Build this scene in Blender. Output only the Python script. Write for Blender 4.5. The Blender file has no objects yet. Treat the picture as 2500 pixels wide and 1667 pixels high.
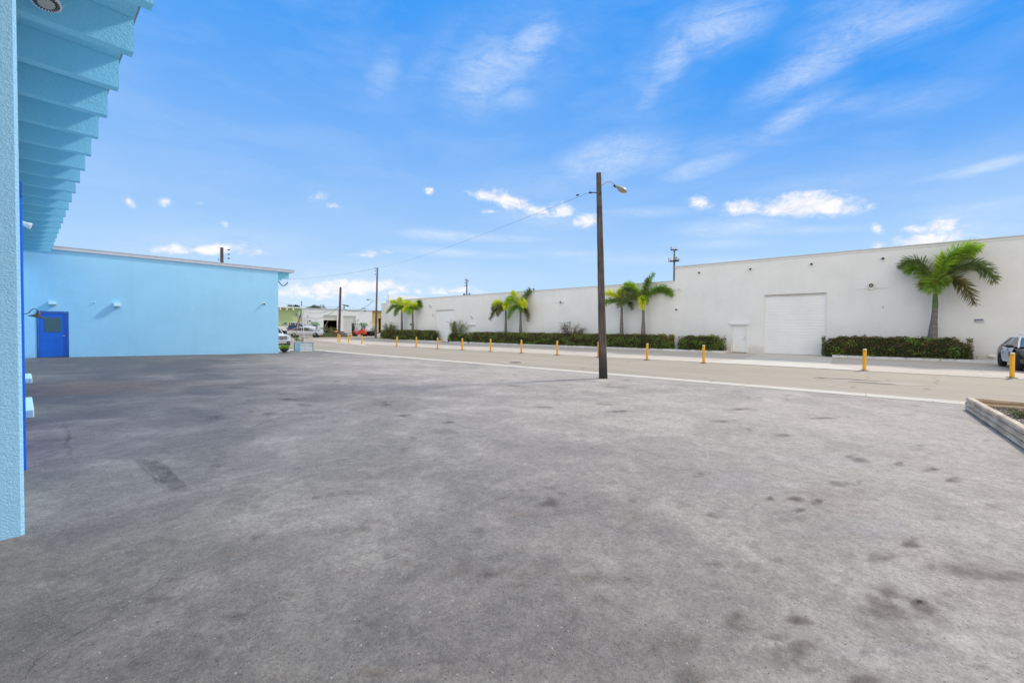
import bpy, math, random
from mathutils import Vector, Matrix, noise
random.seed(7)
R = math.radians
scene = bpy.context.scene
col = scene.collection

# ------------------------------------------------------------------ camera
F_PX = 1020.0
CAM = Vector((0, 0, 1.86))
YAW, PITCH, ROLL, SHIFT = math.atan(1200/1020), math.atan(17/1020), 0.003, -16.9/2500
cam = bpy.data.objects.new('camera', bpy.data.cameras.new('camera'))
col.objects.link(cam)
cam.data.sensor_width = 36; cam.data.lens = F_PX*36/2500; cam.data.shift_y = SHIFT
cam.data.clip_start = 0.05; cam.data.clip_end = 6000
CR = (Matrix.Rotation(-YAW, 4, 'Z') @ Matrix.Rotation(math.pi/2-PITCH, 4, 'X') @ Matrix.Rotation(ROLL, 4, 'Z'))
cam.matrix_world = Matrix.Translation(CAM) @ CR
scene.camera = cam
scene.render.resolution_x = 1024; scene.render.resolution_y = 682

# survey helpers: sight line of a photograph point (2500 x 1667), met with a real plane
def ray(px, py):
    return CR.to_3x3() @ Vector(((px-1250)/F_PX, (833.5-py)/F_PX + SHIFT*2500/F_PX, -1))
def onX(px, py, X):
    d = ray(px, py); return CAM + d*((X-CAM.x)/d.x)
def onY(px, py, Y):
    d = ray(px, py); return CAM + d*((Y-CAM.y)/d.y)
def onZ(px, py, Z=0.0):
    d = ray(px, py); return CAM + d*((Z-CAM.z)/d.z)
def atT(px, py, t):
    return CAM + ray(px, py)*t

# ------------------------------------------------------------------ light
SUN = Vector((1, -0.30, 0.93)).normalized()
el = math.asin(SUN.z); az = math.atan2(SUN.x, SUN.y)
scene.view_settings.view_transform = 'Standard'
scene.view_settings.look = 'None'
scene.view_settings.exposure = 0.77
scene.view_settings.gamma = 1
sl = bpy.data.lights.new('sun', 'SUN'); sl.energy = 1.85; sl.angle = R(6.0); sl.color = (1, .94, .85)
so = bpy.data.objects.new('sun', sl); col.objects.link(so)
so.rotation_euler = SUN.to_track_quat('Z', 'Y').to_euler(); so.location = (20, -10, 30)

W = bpy.data.worlds.new('World'); scene.world = W; W.use_nodes = True
wt = W.node_tree; wt.nodes.clear()
def N(t, kind, **kw):
    n = t.nodes.new(kind)
    for k, v in kw.items():
        if k in ('ins',):
            for a, b in v.items(): n.inputs[a].default_value = b
        else: setattr(n, k, v)
    return n
def math_(t, op, a, b=None, c=None, clamp=False):
    n = t.nodes.new('ShaderNodeMath'); n.operation = op; n.use_clamp = clamp
    for i, v in enumerate((a, b, c)):
        if v is None: continue
        if isinstance(v, (int, float)): n.inputs[i].default_value = v
        else: t.links.new(v, n.inputs[i])
    return n.outputs[0]
def maprange(t, v, a, b, c, d, smooth=False):
    n = t.nodes.new('ShaderNodeMapRange'); n.clamp = True
    if smooth: n.interpolation_type = 'SMOOTHSTEP'
    t.links.new(v, n.inputs['Value'])
    for k, x in zip(('From Min', 'From Max', 'To Min', 'To Max'), (a, b, c, d)): n.inputs[k].default_value = x
    return n.outputs[0]
def mix(t, f, a, b, blend='MIX'):
    n = t.nodes.new('ShaderNodeMix'); n.data_type = 'RGBA'; n.blend_type = blend
    for s, v in ((n.inputs[0], f), (n.inputs[6], a), (n.inputs[7], b)):
        if hasattr(v, 'is_output'): t.links.new(v, s)
        elif isinstance(v, (int, float)): s.default_value = v if s == n.inputs[0] else (v, v, v, 1)
        else: s.default_value = tuple(v)+((1,) if len(v) == 3 else ())
    return n.outputs[2]
def noise_n(t, vec, scale, detail=4, rough=.55, dist=0.0):
    n = t.nodes.new('ShaderNodeTexNoise'); n.inputs['Scale'].default_value = scale
    n.inputs['Detail'].default_value = detail; n.inputs['Roughness'].default_value = rough
    n.inputs['Distortion'].default_value = dist
    t.links.new(vec, n.inputs['Vector']); return n.outputs['Fac']

def sky_dir_nodes(t, gen):
    sep = N(t, 'ShaderNodeSeparateXYZ'); t.links.new(gen, sep.inputs[0])
    azi = math_(t, 'ARCTAN2', sep.outputs[0], sep.outputs[1]); ele = math_(t, 'ARCSINE', sep.outputs[2])
    comb = N(t, 'ShaderNodeCombineXYZ'); t.links.new(azi, comb.inputs[0]); t.links.new(ele, comb.inputs[1])
    return sep, azi, ele, comb.outputs[0]

def build_sky():
    t = wt
    sky = N(t, 'ShaderNodeTexSky', sky_type='NISHITA', sun_disc=False, sun_elevation=el, sun_rotation=az)
    sky.air_density = 1.0; sky.dust_density = 0.0; sky.ozone_density = 3.0; sky.altitude = 0
    tc = N(t, 'ShaderNodeTexCoord')
    sep, azi, ele, AE = sky_dir_nodes(t, tc.outputs['Generated'])
    gm = N(t, 'ShaderNodeGamma'); gm.inputs[1].default_value = SKY_GAMMA; t.links.new(sky.outputs[0], gm.inputs[0])
    hi = mix(t, .97, mix(t, 1.0, gm.outputs[0], SKY_TOP, 'MULTIPLY'), SKY_DEEP)
    # moist air near the horizon, then a bright overcast added out of view to whiten the fill light
    lo = maprange(t, ele, -.02, SKY_LOW_H, 1.0, 0.0); lo = math_(t, 'POWER', lo, SKY_LOW_P)
    # the air is driest, and the blue deepest, toward the north-east
    dry = math_(t, 'MULTIPLY', maprange(t, azi, .75, 1.75, 0, .80, True), maprange(t, ele, .14, .50, 0, 1, True))
    lo = math_(t, 'MULTIPLY', lo, math_(t, 'SUBTRACT', 1.0, dry))
    base = mix(t, lo, hi, SKY_LOW)
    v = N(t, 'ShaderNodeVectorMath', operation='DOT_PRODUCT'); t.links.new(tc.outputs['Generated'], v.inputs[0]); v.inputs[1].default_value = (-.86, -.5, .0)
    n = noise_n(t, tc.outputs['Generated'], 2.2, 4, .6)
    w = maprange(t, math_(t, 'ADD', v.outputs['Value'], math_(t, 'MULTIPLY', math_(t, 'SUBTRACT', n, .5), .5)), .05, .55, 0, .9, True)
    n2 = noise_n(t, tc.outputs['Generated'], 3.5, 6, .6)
    zen = maprange(t, math_(t, 'ADD', sep.outputs[2], math_(t, 'MULTIPLY', math_(t, 'SUBTRACT', n2, .5), .35)), .72, .98, 0, .62, True)  # zenith veil, likewise added above the view to neutralise blue ambient light
    c = mix(t, zen, mix(t, w, base, WEST_FILL), ZENITH_FILL)
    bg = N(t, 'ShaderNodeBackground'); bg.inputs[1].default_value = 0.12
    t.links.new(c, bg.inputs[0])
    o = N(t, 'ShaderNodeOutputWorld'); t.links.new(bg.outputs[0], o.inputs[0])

def AZEL(px, py):
    d = ray(px, py).normalized(); return math.atan2(d.x, d.y), math.asin(d.z)
PUFFS = [(1130, 452, 52, 13, -12, 1), (1175, 465, 58, 19, -18, 1.05), (1235, 484, 50, 15, -8, .9), (1290, 483, 34, 17, 0, 1.0),
         (1345, 508, 32, 17, 5, 1.0), (1122, 486, 26, 6, 0, .7),
         (1855, 471, 105, 27, 2, 1.2), (1800, 482, 70, 17, 0, 1.05), (1905, 478, 72, 20, -4, 1.1), (1706, 477, 50, 18, 6, 1.0), (1612, 467, 38, 16, -12, .85), (1998, 475, 16, 6, 0, .75),
         (2165, 518, 42, 20, 0, 1.0), (2140, 553, 100, 17, 3, 1.1), (2220, 520, 36, 9, 0, .75), (2012, 524, 20, 11, -30, .75), (2014, 562, 20, 10, 0, .95), (2110, 527, 40, 10, 0, .75),
         (294, 462, 13, 9, -45, 1.0), (301, 471, 11, 8, -60, .95), (378, 464, 18, 10, -6, .92), (766, 473, 20, 7, -8, .9), (731, 452, 26, 12, 15, .66), (985, 440, 13, 8, -5, .92),
         (518, 517, 14, 9, -40, .68), (850, 583, 42, 9, 6, .78), (459, 466, 12, 5, 0, .6),
         (397, 573, 52, 12, 0, 1.0), (505, 572, 62, 15, 4, 1.05), (560, 580, 60, 12, 0, .75), (440, 576, 60, 9, 0, .8),
         (775, 663, 110, 22, 2, 1.15), (850, 660, 90, 18, 0, 1.05), (905, 660, 46, 12, -8, .95), (1045, 666, 50, 10, 4, .9), (700, 675, 90, 20, 0, .8), (1000, 670, 160, 12, 0, .6)]
VEILS = [(1000, 130, 160, 40, 55, .16), (2100, 230, 200, 40, 12, .22), (1700, 330, 200, 30, 10, .22), (1900, 420, 260, 26, 8, .22), (2250, 520, 150, 40, 6, .34), (1250, 420, 200, 40, 8, .2), (1120, 170, 105, 75, 40, .55), (1215, 110, 90, 42, 45, .60), (880, 170, 40, 60, -20, .30), (1170, 225, 60, 30, 0, .40),
         (1640, 60, 140, 55, 22, .55), (1545, 130, 90, 40, 62, .55), (1500, 205, 80, 24, 60, .32), (1500, 160, 110, 60, 50, .22),
         (1880, 140, 210, 38, 33, .62), (2020, 60, 230, 50, 15, .50), (1850, 170, 160, 26, 36, .38), (2030, 10, 200, 30, 8, .38),
         (1830, 265, 120, 24, 30, .52), (1960, 235, 150, 22, 12, .30), (1400, 365, 115, 44, 18, .70), (1380, 375, 95, 30, 16, .40), (1480, 350, 90, 50, 10, .35),
         (1610, 385, 100, 20, 18, .55), (1650, 368, 50, 12, 25, .35), (2275, 382, 110, 15, 14, .72), (2330, 365, 70, 14, 12, .40), (2180, 398, 120, 9, 14, .34),
         (2240, 480, 170, 22, 8, .45), (1680, 522, 115, 19, 5, .72), (1710, 515, 80, 12, 8, .3), (1800, 530, 170, 9, 2, .4), (1660, 560, 110, 11, 2, .45), (1700, 600, 150, 9, 0, .4),
         (1010, 541, 85, 12, -3, .70), (1100, 546, 180, 9, -1, .5), (1060, 582, 140, 9, -2, .58), (1310, 582, 100, 8, 0, .42), (1470, 488, 110, 11, 2, .38), (1440, 597, 200, 12, 0, .3),
         (880, 640, 300, 40, 0, .40), (700, 690, 300, 22, 0, .5), (500, 560, 220, 40, 0, .30), (1180, 120, 200, 120, 30, .2), (1250, 500, 130, 30, 0, .35)]
def build_clouds():
    """far shell of thin cloud: where each cloud lies is stored on the shell, its texture is noise"""
    k = 1.063
    def maps(lst, gs=1.0, ss=1.0):
        out = []
        for (px, py, w, h, tilt, s) in lst:
            w, h, s = w*gs, h*gs, s*ss
            px, py, w, h = px*k, py*k, w*k, h*k
            a0, e0 = AZEL(px, py); c, sn = math.cos(R(tilt)), math.sin(R(tilt))
            a1, e1 = AZEL(px+w*c, py-w*sn); a2, e2 = AZEL(px+h*sn, py+h*c)
            m = Matrix(((a1-a0, a2-a0), (e1-e0, e2-e0))).inverted()
            out.append((a0, e0, m[0][0], m[0][1], m[1][0], m[1][1], s))
        return out
    PM, VM = maps(PUFFS, 1.08), maps(VEILS, 1.22, .88)
    def field(lst, a, e, r0, r1):
        best = 0.0
        for (a0, e0, m00, m01, m10, m11, s) in lst:
            da, de = a-a0, e-e0
            if abs(da) > .5 or abs(de) > .5: continue
            u = m00*da+m01*de; v = m10*da+m11*de; d = math.sqrt(u*u+v*v)
            if d < r1:
                x = (r1-d)/(r1-r0); x = min(1, x)
                if r0 == 0.0: x = x*x*(3-2*x)
                best = max(best, s*x)
        return best
    A = [R(-6+i*.4) for i in range(int(112/.4))]; E = []
    e = -.6
    while e < 52: E.append(R(e)); e += .28 if e < 22 else .6
    mb = MB(); RAD = 3200
    vals = []
    for e in E:
        for a in A:
            mb.v.append((RAD*math.cos(e)*math.sin(a), RAD*math.cos(e)*math.cos(a), RAD*math.sin(e)+1.86))
            p = field(PM, a, e, 0.05, 1.55); v = field(VM, a, e, 0.0, 1.45)
            edge = min(1, (a-A[0])/R(5), (A[-1]-a)/R(5), (E[-1]-e)/R(5)); edge = max(0, edge)
            vals.append((p*edge, v*edge, edge))
    n = len(A)
    for j in range(len(E)-1):
        for i in range(n-1): mb.face(j*n+i, j*n+i+1, (j+1)*n+i+1, (j+1)*n+i)
    m = bpy.data.materials.new('cloud_veil'); m.use_nodes = True; t = m.node_tree; t.nodes.clear()
    att = N(t, 'ShaderNodeAttribute', attribute_name='cloud')
    se = N(t, 'ShaderNodeSeparateXYZ'); t.links.new(att.outputs['Vector'], se.inputs[0])
    tc = N(t, 'ShaderNodeTexCoord')
    nv = N(t, 'ShaderNodeVectorMath', operation='NORMALIZE'); t.links.new(tc.outputs['Object'], nv.inputs[0])
    sep, azi, ele, AE = sky_dir_nodes(t, nv.outputs[0])
    cl = N(t, 'ShaderNodeMapping'); cl.inputs['Scale'].default_value = (1, 1.5, 1); t.links.new(AE, cl.inputs[0])
    n1 = noise_n(t, cl.outputs[0], 30, 8, .62, .5)
    n2 = noise_n(t, cl.outputs[0], 95, 5, .6)
    dens = math_(t, 'ADD', se.outputs[0], math_(t, 'MULTIPLY', math_(t, 'SUBTRACT', n1, .5), 1.3))
    dens = math_(t, 'ADD', dens, math_(t, 'MULTIPLY', math_(t, 'SUBTRACT', n2, .5), .45))
    gate = maprange(t, se.outputs[0], 0.0, .22, 0, 1)
    puff = math_(t, 'MULTIPLY', maprange(t, dens, .16, 1.0, 0, .97, True), gate)
    st = N(t, 'ShaderNodeMapping'); st.inputs['Rotation'].default_value = (0, 0, R(28)); st.inputs['Scale'].default_value = (1, 3.4, 1); t.links.new(AE, st.inputs[0])
    s1 = noise_n(t, st.outputs[0], 9, 9, .64, .8)
    st2 = N(t, 'ShaderNodeMapping'); st2.inputs['Rotation'].default_value = (0, 0, R(-6)); st2.inputs['Scale'].default_value = (1, 2.6, 1); t.links.new(AE, st2.inputs[0])
    s2 = noise_n(t, st2.outputs[0], 75, 4, .6, .8)
    tex = math_(t, 'ADD', math_(t, 'MULTIPLY', maprange(t, s1, .3, .70, 0.25, 1.35), .92), math_(t, 'MULTIPLY', maprange(t, s2, .35, .65, 0, 1), .26))
    veil = math_(t, 'MULTIPLY', se.outputs[1], tex, clamp=True)
    gl = math_(t, 'MULTIPLY', maprange(t, noise_n(t, st.outputs[0], 3.0, 6, .6, .4), .45, .8, 0, .20), se.outputs[2])
    veil = math_(t, 'MAXIMUM', veil, gl)
    up = maprange(t, n1, .38, .62, 0, 1)
    ccol = mix(t, up, CLOUD_B, CLOUD_A)
    c = mix(t, maprange(t, puff, 0, .6, 0, 1), VEIL, ccol)
    halo = math_(t, 'MULTIPLY', maprange(t, se.outputs[0], 0, .8, 0, .34, True), maprange(t, n1, .35, .65, .3, 1.2))
    fac = math_(t, 'MAXIMUM', math_(t, 'MAXIMUM', puff, math_(t, 'MULTIPLY', veil, .86)), halo)
    em = N(t, 'ShaderNodeEmission'); t.links.new(c, em.inputs[0]); em.inputs[1].default_value = 1
    tr = N(t, 'ShaderNodeBsdfTransparent'); ms = N(t, 'ShaderNodeMixShader')
    t.links.new(fac, ms.inputs[0]); t.links.new(tr.outputs[0], ms.inputs[1]); t.links.new(em.outputs[0], ms.inputs[2])
    o = N(t, 'ShaderNodeOutputMaterial'); t.links.new(ms.outputs[0], o.inputs[0])
    m.cycles.emission_sampling = 'NONE'
    ob = mb.build('sky', m, origin=(0, 0, 1.86), fix=False); ob['kind'] = 'structure'
    at = ob.data.attributes.new('cloud', 'FLOAT_VECTOR', 'POINT')
    at.data.foreach_set('vector', [x for v in vals for x in v])
SKY_GAMMA = 0.75
SKY_TOP = (.46, 1.22, 2.15); SKY_DEEP = (.0, 1.40, 4.45); ZENITH_FILL = (5.6, 5.3, 4.9)
SKY_LOW = (3.15, 4.2, 4.95); SKY_LOW_H = .95; SKY_LOW_P = 2.15
WEST_FILL = (7.0, 6.6, 5.9)
CLOUD_A = (.61, .60, .605); CLOUD_B = (.50, .515, .56); VEIL = (.47, .525, .60)
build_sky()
W.cycles.sampling_method = 'MANUAL'; W.cycles.sample_map_resolution = 512

# ------------------------------------------------------------------ materials
MATS = {}
def mat(name, color, rough=.6, metal=0.0, var=0.0, vscale=3.0, bump=0.0, bscale=40.0, stain=None, spec=None, attr=False, trans=0.0):
    if name in MATS: return MATS[name]
    m = bpy.data.materials.new(name); m.use_nodes = True; MATS[name] = m
    t = m.node_tree; b = t.nodes['Principled BSDF']
    b.inputs['Roughness'].default_value = rough; b.inputs['Metallic'].default_value = metal
    if spec is not None: b.inputs['Specular IOR Level'].default_value = spec
    tc = N(t, 'ShaderNodeTexCoord'); v = tc.outputs['Object']
    c = None
    if attr:
        a = N(t, 'ShaderNodeAttribute', attribute_name='tint'); c = a.outputs['Color']
    if var or stain:
        n = noise_n(t, v, vscale, 6, .6)
        src = c if c is not None else color
        dark = [x*(1-var) for x in color[:3]]; lite = [min(1, x*(1+var*.7)) for x in color[:3]]
        if c is None:
            c = mix(t, maprange(t, n, .3, .7, 0, 1), dark, lite)
        else:
            c = mix(t, maprange(t, n, .3, .7, 0, 1), mix(t, 1.0, c, (1-var,)*3, 'MULTIPLY'), c)
        if stain:
            sm = N(t, 'ShaderNodeMapping'); sm.inputs['Scale'].default_value = stain[1]; t.links.new(v, sm.inputs[0])
            n2 = noise_n(t, sm.outputs[0], stain[2], 5, .6, .3)
            c = mix(t, maprange(t, n2, stain[3], stain[4], 0, stain[5]), c, stain[0])
    if c is None: b.inputs['Base Color'].default_value = tuple(color[:3])+(1,)
    else: t.links.new(c, b.inputs['Base Color'])
    if bump:
        n3 = noise_n(t, v, bscale, 4, .6)
        bp = N(t, 'ShaderNodeBump'); bp.inputs['Strength'].default_value = bump; bp.inputs['Distance'].default_value = .01
        t.links.new(n3, bp.inputs['Height']); t.links.new(bp.outputs[0], b.inputs['Normal'])
    if trans:
        out = t.nodes['Material Output']
        tr = N(t, 'ShaderNodeBsdfTranslucent'); ms = N(t, 'ShaderNodeMixShader'); ms.inputs[0].default_value = trans
        if c is not None: t.links.new(c, tr.inputs[0])
        else: tr.inputs[0].default_value = tuple(color[:3])+(1,)
        t.links.new(b.outputs[0], ms.inputs[1]); t.links.new(tr.outputs[0], ms.inputs[2]); t.links.new(ms.outputs[0], out.inputs[0])
    return m

def stucco(name, color, amp=1.0, dscale=18.0, streak=.10, course=False):
    m = bpy.data.materials.new(name); m.use_nodes = True; MATS[name] = m
    t = m.node_tree; b = t.nodes['Principled BSDF']; b.inputs['Roughness'].default_value = .75
    b.inputs['Specular IOR Level'].default_value = .3
    v = N(t, 'ShaderNodeTexCoord').outputs['Object']
    n = noise_n(t, v, .6, 6, .6)
    c = mix(t, maprange(t, n, .3, .7, 0, 1), [x*.95 for x in color], [min(1, x*1.04) for x in color])
    sm = N(t, 'ShaderNodeMapping'); sm.inputs['Scale'].default_value = (1, 1, .12); t.links.new(v, sm.inputs[0])
    n2 = noise_n(t, sm.outputs[0], 1.6, 7, .65)
    c = mix(t, maprange(t, n2, .52, .8, 0, streak*2), c, [x*.72 for x in color])
    t.links.new(c, b.inputs['Base Color'])
    h1 = noise_n(t, v, dscale, 5, .6, .6)
    h2 = noise_n(t, v, dscale*5, 3, .6)
    h = math_(t, 'ADD', maprange(t, h1, .35, .65, 0, 1), math_(t, 'MULTIPLY', h2, .5))
    sm3 = N(t, 'ShaderNodeMapping'); sm3.inputs['Scale'].default_value = (.6, .6, 2.2); t.links.new(v, sm3.inputs[0])
    h = math_(t, 'ADD', h, math_(t, 'MULTIPLY', noise_n(t, sm3.outputs[0], 2.2, 4, .6), 2.2))
    if course:
        sp_ = N(t, 'ShaderNodeSeparateXYZ'); t.links.new(v, sp_.inputs[0])
        cb = N(t, 'ShaderNodeCombineXYZ'); t.links.new(sp_.outputs[1], cb.inputs[0]); t.links.new(sp_.outputs[2], cb.inputs[1])
        bk = N(t, 'ShaderNodeTexBrick'); t.links.new(cb.outputs[0], bk.inputs['Vector']); bk.inputs['Scale'].default_value = 1
        bk.inputs['Brick Width'].default_value = .4; bk.inputs['Row Height'].default_value = .2; bk.inputs['Mortar Size'].default_value = .012; bk.inputs['Mortar Smooth'].default_value = .8
        h = math_(t, 'SUBTRACT', h, math_(t, 'MULTIPLY', bk.outputs['Fac'], 1.1))
        ch = noise_n(t, v, 7, 3, .5); c2_ = mix(t, maprange(t, ch, .70, .74, 0, .35), c, [x*.6 for x in color])
        base_dirt = maprange(t, math_(t, 'ADD', sp_.outputs[2], math_(t, 'MULTIPLY', n, -.6)), -.1, .35, .35, 0, True)
        c2_ = mix(t, base_dirt, c2_, (.42, .38, .33)); t.links.new(c2_, b.inputs['Base Color'])
    bp = N(t, 'ShaderNodeBump'); bp.inputs['Strength'].default_value = amp; bp.inputs['Distance'].default_value = .012
    t.links.new(h, bp.inputs['Height']); t.links.new(bp.outputs[0], b.inputs['Normal'])
    return m

BLUE = (.385, .73, .95)
m_blue = stucco('light_blue_stucco', BLUE, .26, 26)
m_bluebeam = stucco('light_blue_concrete', (.34, .78, .96), .35, 30, .05)
m_bluerough = stucco('light_blue_rough_stucco', (.40, .745, .98), .55, 75, .03)
m_white = stucco('white_stucco', (.79, .79, .785), .24, 14, .09, True)
m_dblue = mat('dark_blue_paint', (.002, .145, .66), .38, var=.12, vscale=1.5)
m_dblue2 = mat('dark_blue_frame_paint', (.002, .10, .42), .4, var=.1)
m_fascia = mat('grey_metal_fascia', (.62, .62, .65), .45, var=.1, vscale=4)
m_coping = mat('pale_coping', (.55, .54, .52), .6, var=.12)
m_whitepaint = mat('white_paint', (.80, .80, .79), .45, var=.04, bump=.1)
m_doorwhite = mat('white_door_paint', (.82, .83, .84), .4, var=.05, vscale=.8)
m_black = mat('black_plastic', (.015, .015, .016), .45)
m_darkmetal = mat('dark_metal', (.06, .06, .065), .4, .6)
m_galv = mat('galvanised_steel', (.50, .52, .54), .35, .8, var=.15)
m_lampgrey = mat('lamp_grey', (.42, .43, .42), .45, .2, var=.15)
m_glassdark = mat('dark_glass', (.015, .02, .022), .06, spec=.8)
m_windshield = mat('windshield_glass', (.10, .17, .17), .08, spec=.9)
m_rubber = mat('tyre_rubber', (.02, .02, .02), .8, bump=.3)
m_rim = mat('wheel_rim', (.30, .31, .32), .35, .8)
m_yellow = mat('yellow_bollard_paint', (.85, .42, .012), .4, var=.10, vscale=5)
m_capcream = mat('worn_yellow_cap', (.75, .62, .42), .6, var=.2, vscale=12)
m_rust = mat('rusty_base', (.10, .06, .04), .9, var=.3)

# wood for poles
def wood_mat(name, c1, c2, long_axis='Z', sc=14.0, foot=None):
    m = bpy.data.materials.new(name); m.use_nodes = True; t = m.node_tree; b = t.nodes['Principled BSDF']
    b.inputs['Roughness'].default_value = .85
    v = N(t, 'ShaderNodeTexCoord').outputs['Object']
    mp = N(t, 'ShaderNodeMapping'); s = {'Z': (1, 1, .06), 'X': (.06, 1, 1), 'Y': (1, .06, 1)}[long_axis]
    mp.inputs['Scale'].default_value = s; t.links.new(v, mp.inputs[0])
    n = noise_n(t, mp.outputs[0], sc, 8, .7)
    n2 = noise_n(t, v, 1.4, 4, .6)
    c = mix(t, maprange(t, n, .35, .68, 0, 1), c1, c2)
    c = mix(t, maprange(t, n2, .4, .7, 0, .6), c, [x*.6 for x in c1])
    if foot:        # tar and damp soaked up from the ground
        sp_ = N(t, 'ShaderNodeSeparateXYZ'); t.links.new(v, sp_.inputs[0])
        f_ = maprange(t, math_(t, 'ADD', sp_.outputs[2], math_(t, 'MULTIPLY', n, -.9)), foot[0], foot[1], .9, 0, True)
        c = mix(t, f_, c, (.022, .018, .017))
    t.links.new(c, b.inputs['Base Color'])
    bp = N(t, 'ShaderNodeBump'); bp.inputs['Strength'].default_value = .8; bp.inputs['Distance'].default_value = .01
    t.links.new(n, bp.inputs['Height']); t.links.new(bp.outputs[0], b.inputs['Normal'])
    return m
m_pole = wood_mat('weathered_pole_wood', (.055, .038, .032), (.19, .155, .13))
m_polefootgrad = wood_mat('weathered_pole_wood_tarred', (.060, .042, .035), (.19, .155, .13), foot=(-.35, .75))
m_polegrey = wood_mat('grey_pole_wood', (.10, .09, .08), (.24, .21, .18))
m_polefoot = wood_mat('tarred_pole_foot', (.015, .013, .012), (.05, .042, .036))
m_logx = wood_mat('weathered_log_x', (.46, .33, .21), (.88, .74, .56), 'X', 22)
m_logy = wood_mat('weathered_log_y', (.46, .32, .20), (.88, .73, .54), 'Y', 22)

# ------------------------------------------------------------------ mesh helpers
def wloc(o):
    v = Vector((0, 0, 0))
    while o is not None: v = v + o.location; o = o.parent
    return v
class MB:
    def __init__(s): s.v = []; s.f = []; s.c = []; s.cur = None; s.mi = []; s.m = 0
    def face(s, *ids): s.f.append(tuple(ids)); s.c.append(s.cur); s.mi.append(s.m)
    def poly(s, pts):
        n = len(s.v); s.v += [tuple(p) for p in pts]; s.face(*range(n, n+len(pts)))
    def box(s, x0, x1, y0, y1, z0, z1, M=None, taper=0):
        n = len(s.v)
        P = [Vector((x, y, z)) for z in (z0, z1) for y in (y0, y1) for x in (x0, x1)]
        if M is not None: P = [M @ p for p in P]
        s.v += [tuple(p) for p in P]
        for q in ((0, 2, 3, 1), (4, 5, 7, 6), (0, 1, 5, 4), (2, 6, 7, 3), (0, 4, 6, 2), (1, 3, 7, 5)): s.face(*[n+i for i in q])
        return s
    def bbox(s, x0, x1, y0, y1, z0, z1, b=.02, M=None):
        # bevelled box: all twelve edges chamfered
        n = len(s.v); P = []
        for (z, zi) in ((z0, 1), (z1, -1)):
            for (y, yi) in ((y0, 1), (y1, -1)):
                for (x, xi) in ((x0, 1), (x1, -1)):
                    P += [Vector((x, y+yi*b, z+zi*b)), Vector((x+xi*b, y, z+zi*b)), Vector((x+xi*b, y+yi*b, z))]
        if M is not None: P = [M @ p for p in P]
        s.v += [tuple(p) for p in P]
        I = lambda xi, yi, zi, k: n + (zi*4+yi*2+xi)*3+k
        for xi in (0, 1): s.face(*([I(xi, 0, 0, 0), I(xi, 0, 1, 0), I(xi, 1, 1, 0), I(xi, 1, 0, 0)][::(1 if xi == 0 else -1)]))
        for yi in (0, 1): s.face(*([I(0, yi, 0, 1), I(1, yi, 0, 1), I(1, yi, 1, 1), I(0, yi, 1, 1)][::(1 if yi == 0 else -1)]))
        for zi in (0, 1): s.face(*([I(0, 0, zi, 2), I(0, 1, zi, 2), I(1, 1, zi, 2), I(1, 0, zi, 2)][::(1 if zi == 0 else -1)]))
        for a in (0, 1):
            for b_ in (0, 1):
                s.face(I(0, a, b_, 1), I(1, a, b_, 1), I(1, a, b_, 2), I(0, a, b_, 2))
                s.face(I(a, 0, b_, 0), I(a, 1, b_, 0), I(a, 1, b_, 2), I(a, 0, b_, 2))
                s.face(I(a, b_, 0, 0), I(a, b_, 1, 0), I(a, b_, 1, 1), I(a, b_, 0, 1))
                for c_ in (0, 1): s.face(I(a, b_, c_, 0), I(a, b_, c_, 1), I(a, b_, c_, 2))
        return s
    def tube(s, pts, r, n=8, cap=True, sq=None):
        pts = [Vector(p) for p in pts]; k = len(pts)
        rs = r if isinstance(r, (list, tuple)) else [r]*k
        base = len(s.v); prev = None
        for i, p in enumerate(pts):
            d = (pts[min(i+1, k-1)]-pts[max(i-1, 0)]).normalized()
            if prev is None:
                a = Vector((0, 0, 1)) if abs(d.z) < .9 else Vector((1, 0, 0))
                u = d.cross(a).normalized()
            else: u = (prev - d*prev.dot(d)).normalized()
            prev = u; w = d.cross(u)
            for j in range(n):
                an = 2*math.pi*j/n
                s.v.append(tuple(p + u*math.cos(an)*rs[i] + w*math.sin(an)*rs[i]))
        for i in range(k-1):
            for j in range(n):
                a = base+i*n+j; b = base+i*n+(j+1) % n
                s.face(a, b, b+n, a+n)
        if cap:
            s.face(*[base+j for j in range(n)][::-1]); s.face(*[base+(k-1)*n+j for j in range(n)])
        return s
    def ell(s, c, r, nu=12, nv=8, M=None):
        c = Vector(c); base = len(s.v)
        for i in range(nv+1):
            th = math.pi*i/nv
            for j in range(nu):
                ph = 2*math.pi*j/nu
                p = Vector((r[0]*math.sin(th)*math.cos(ph), r[1]*math.sin(th)*math.sin(ph), r[2]*math.cos(th)))
                if M is not None: p = M @ p
                s.v.append(tuple(c+p))
        for i in range(nv):
            for j in range(nu):
                a = base+i*nu+j; b = base+i*nu+(j+1) % nu
                s.face(a, a+nu, b+nu, b)
        return s
    def lathe(s, c, prof, n=16, M=None):
        c = Vector(c); base = len(s.v)
        for (rr, z) in prof:
            for j in range(n):
                an = 2*math.pi*j/n; p = Vector((rr*math.cos(an), rr*math.sin(an), z))
                if M is not None: p = M @ p
                s.v.append(tuple(c+p))
        for i in range(len(prof)-1):
            for j in range(n):
                a = base+i*n+j; b = base+i*n+(j+1) % n
                s.face(a, b, b+n, a+n)
        s.face(*[base+j for j in range(n)][::-1]); s.face(*[base+(len(prof)-1)*n+j for j in range(n)])
        return s
    def prism(s, poly, fn, a, b):
        n = len(s.v); k = len(poly)
        for w in (a, b): s.v += [tuple(fn(p[0], p[1], w)) for p in poly]
        s.face(*range(n, n+k)); s.face(*[n+k+i for i in range(k)][::-1])
        for i in range(k):
            j = (i+1) % k; s.face(n+i, n+k+i, n+k+j, n+j)
        return s
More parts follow.
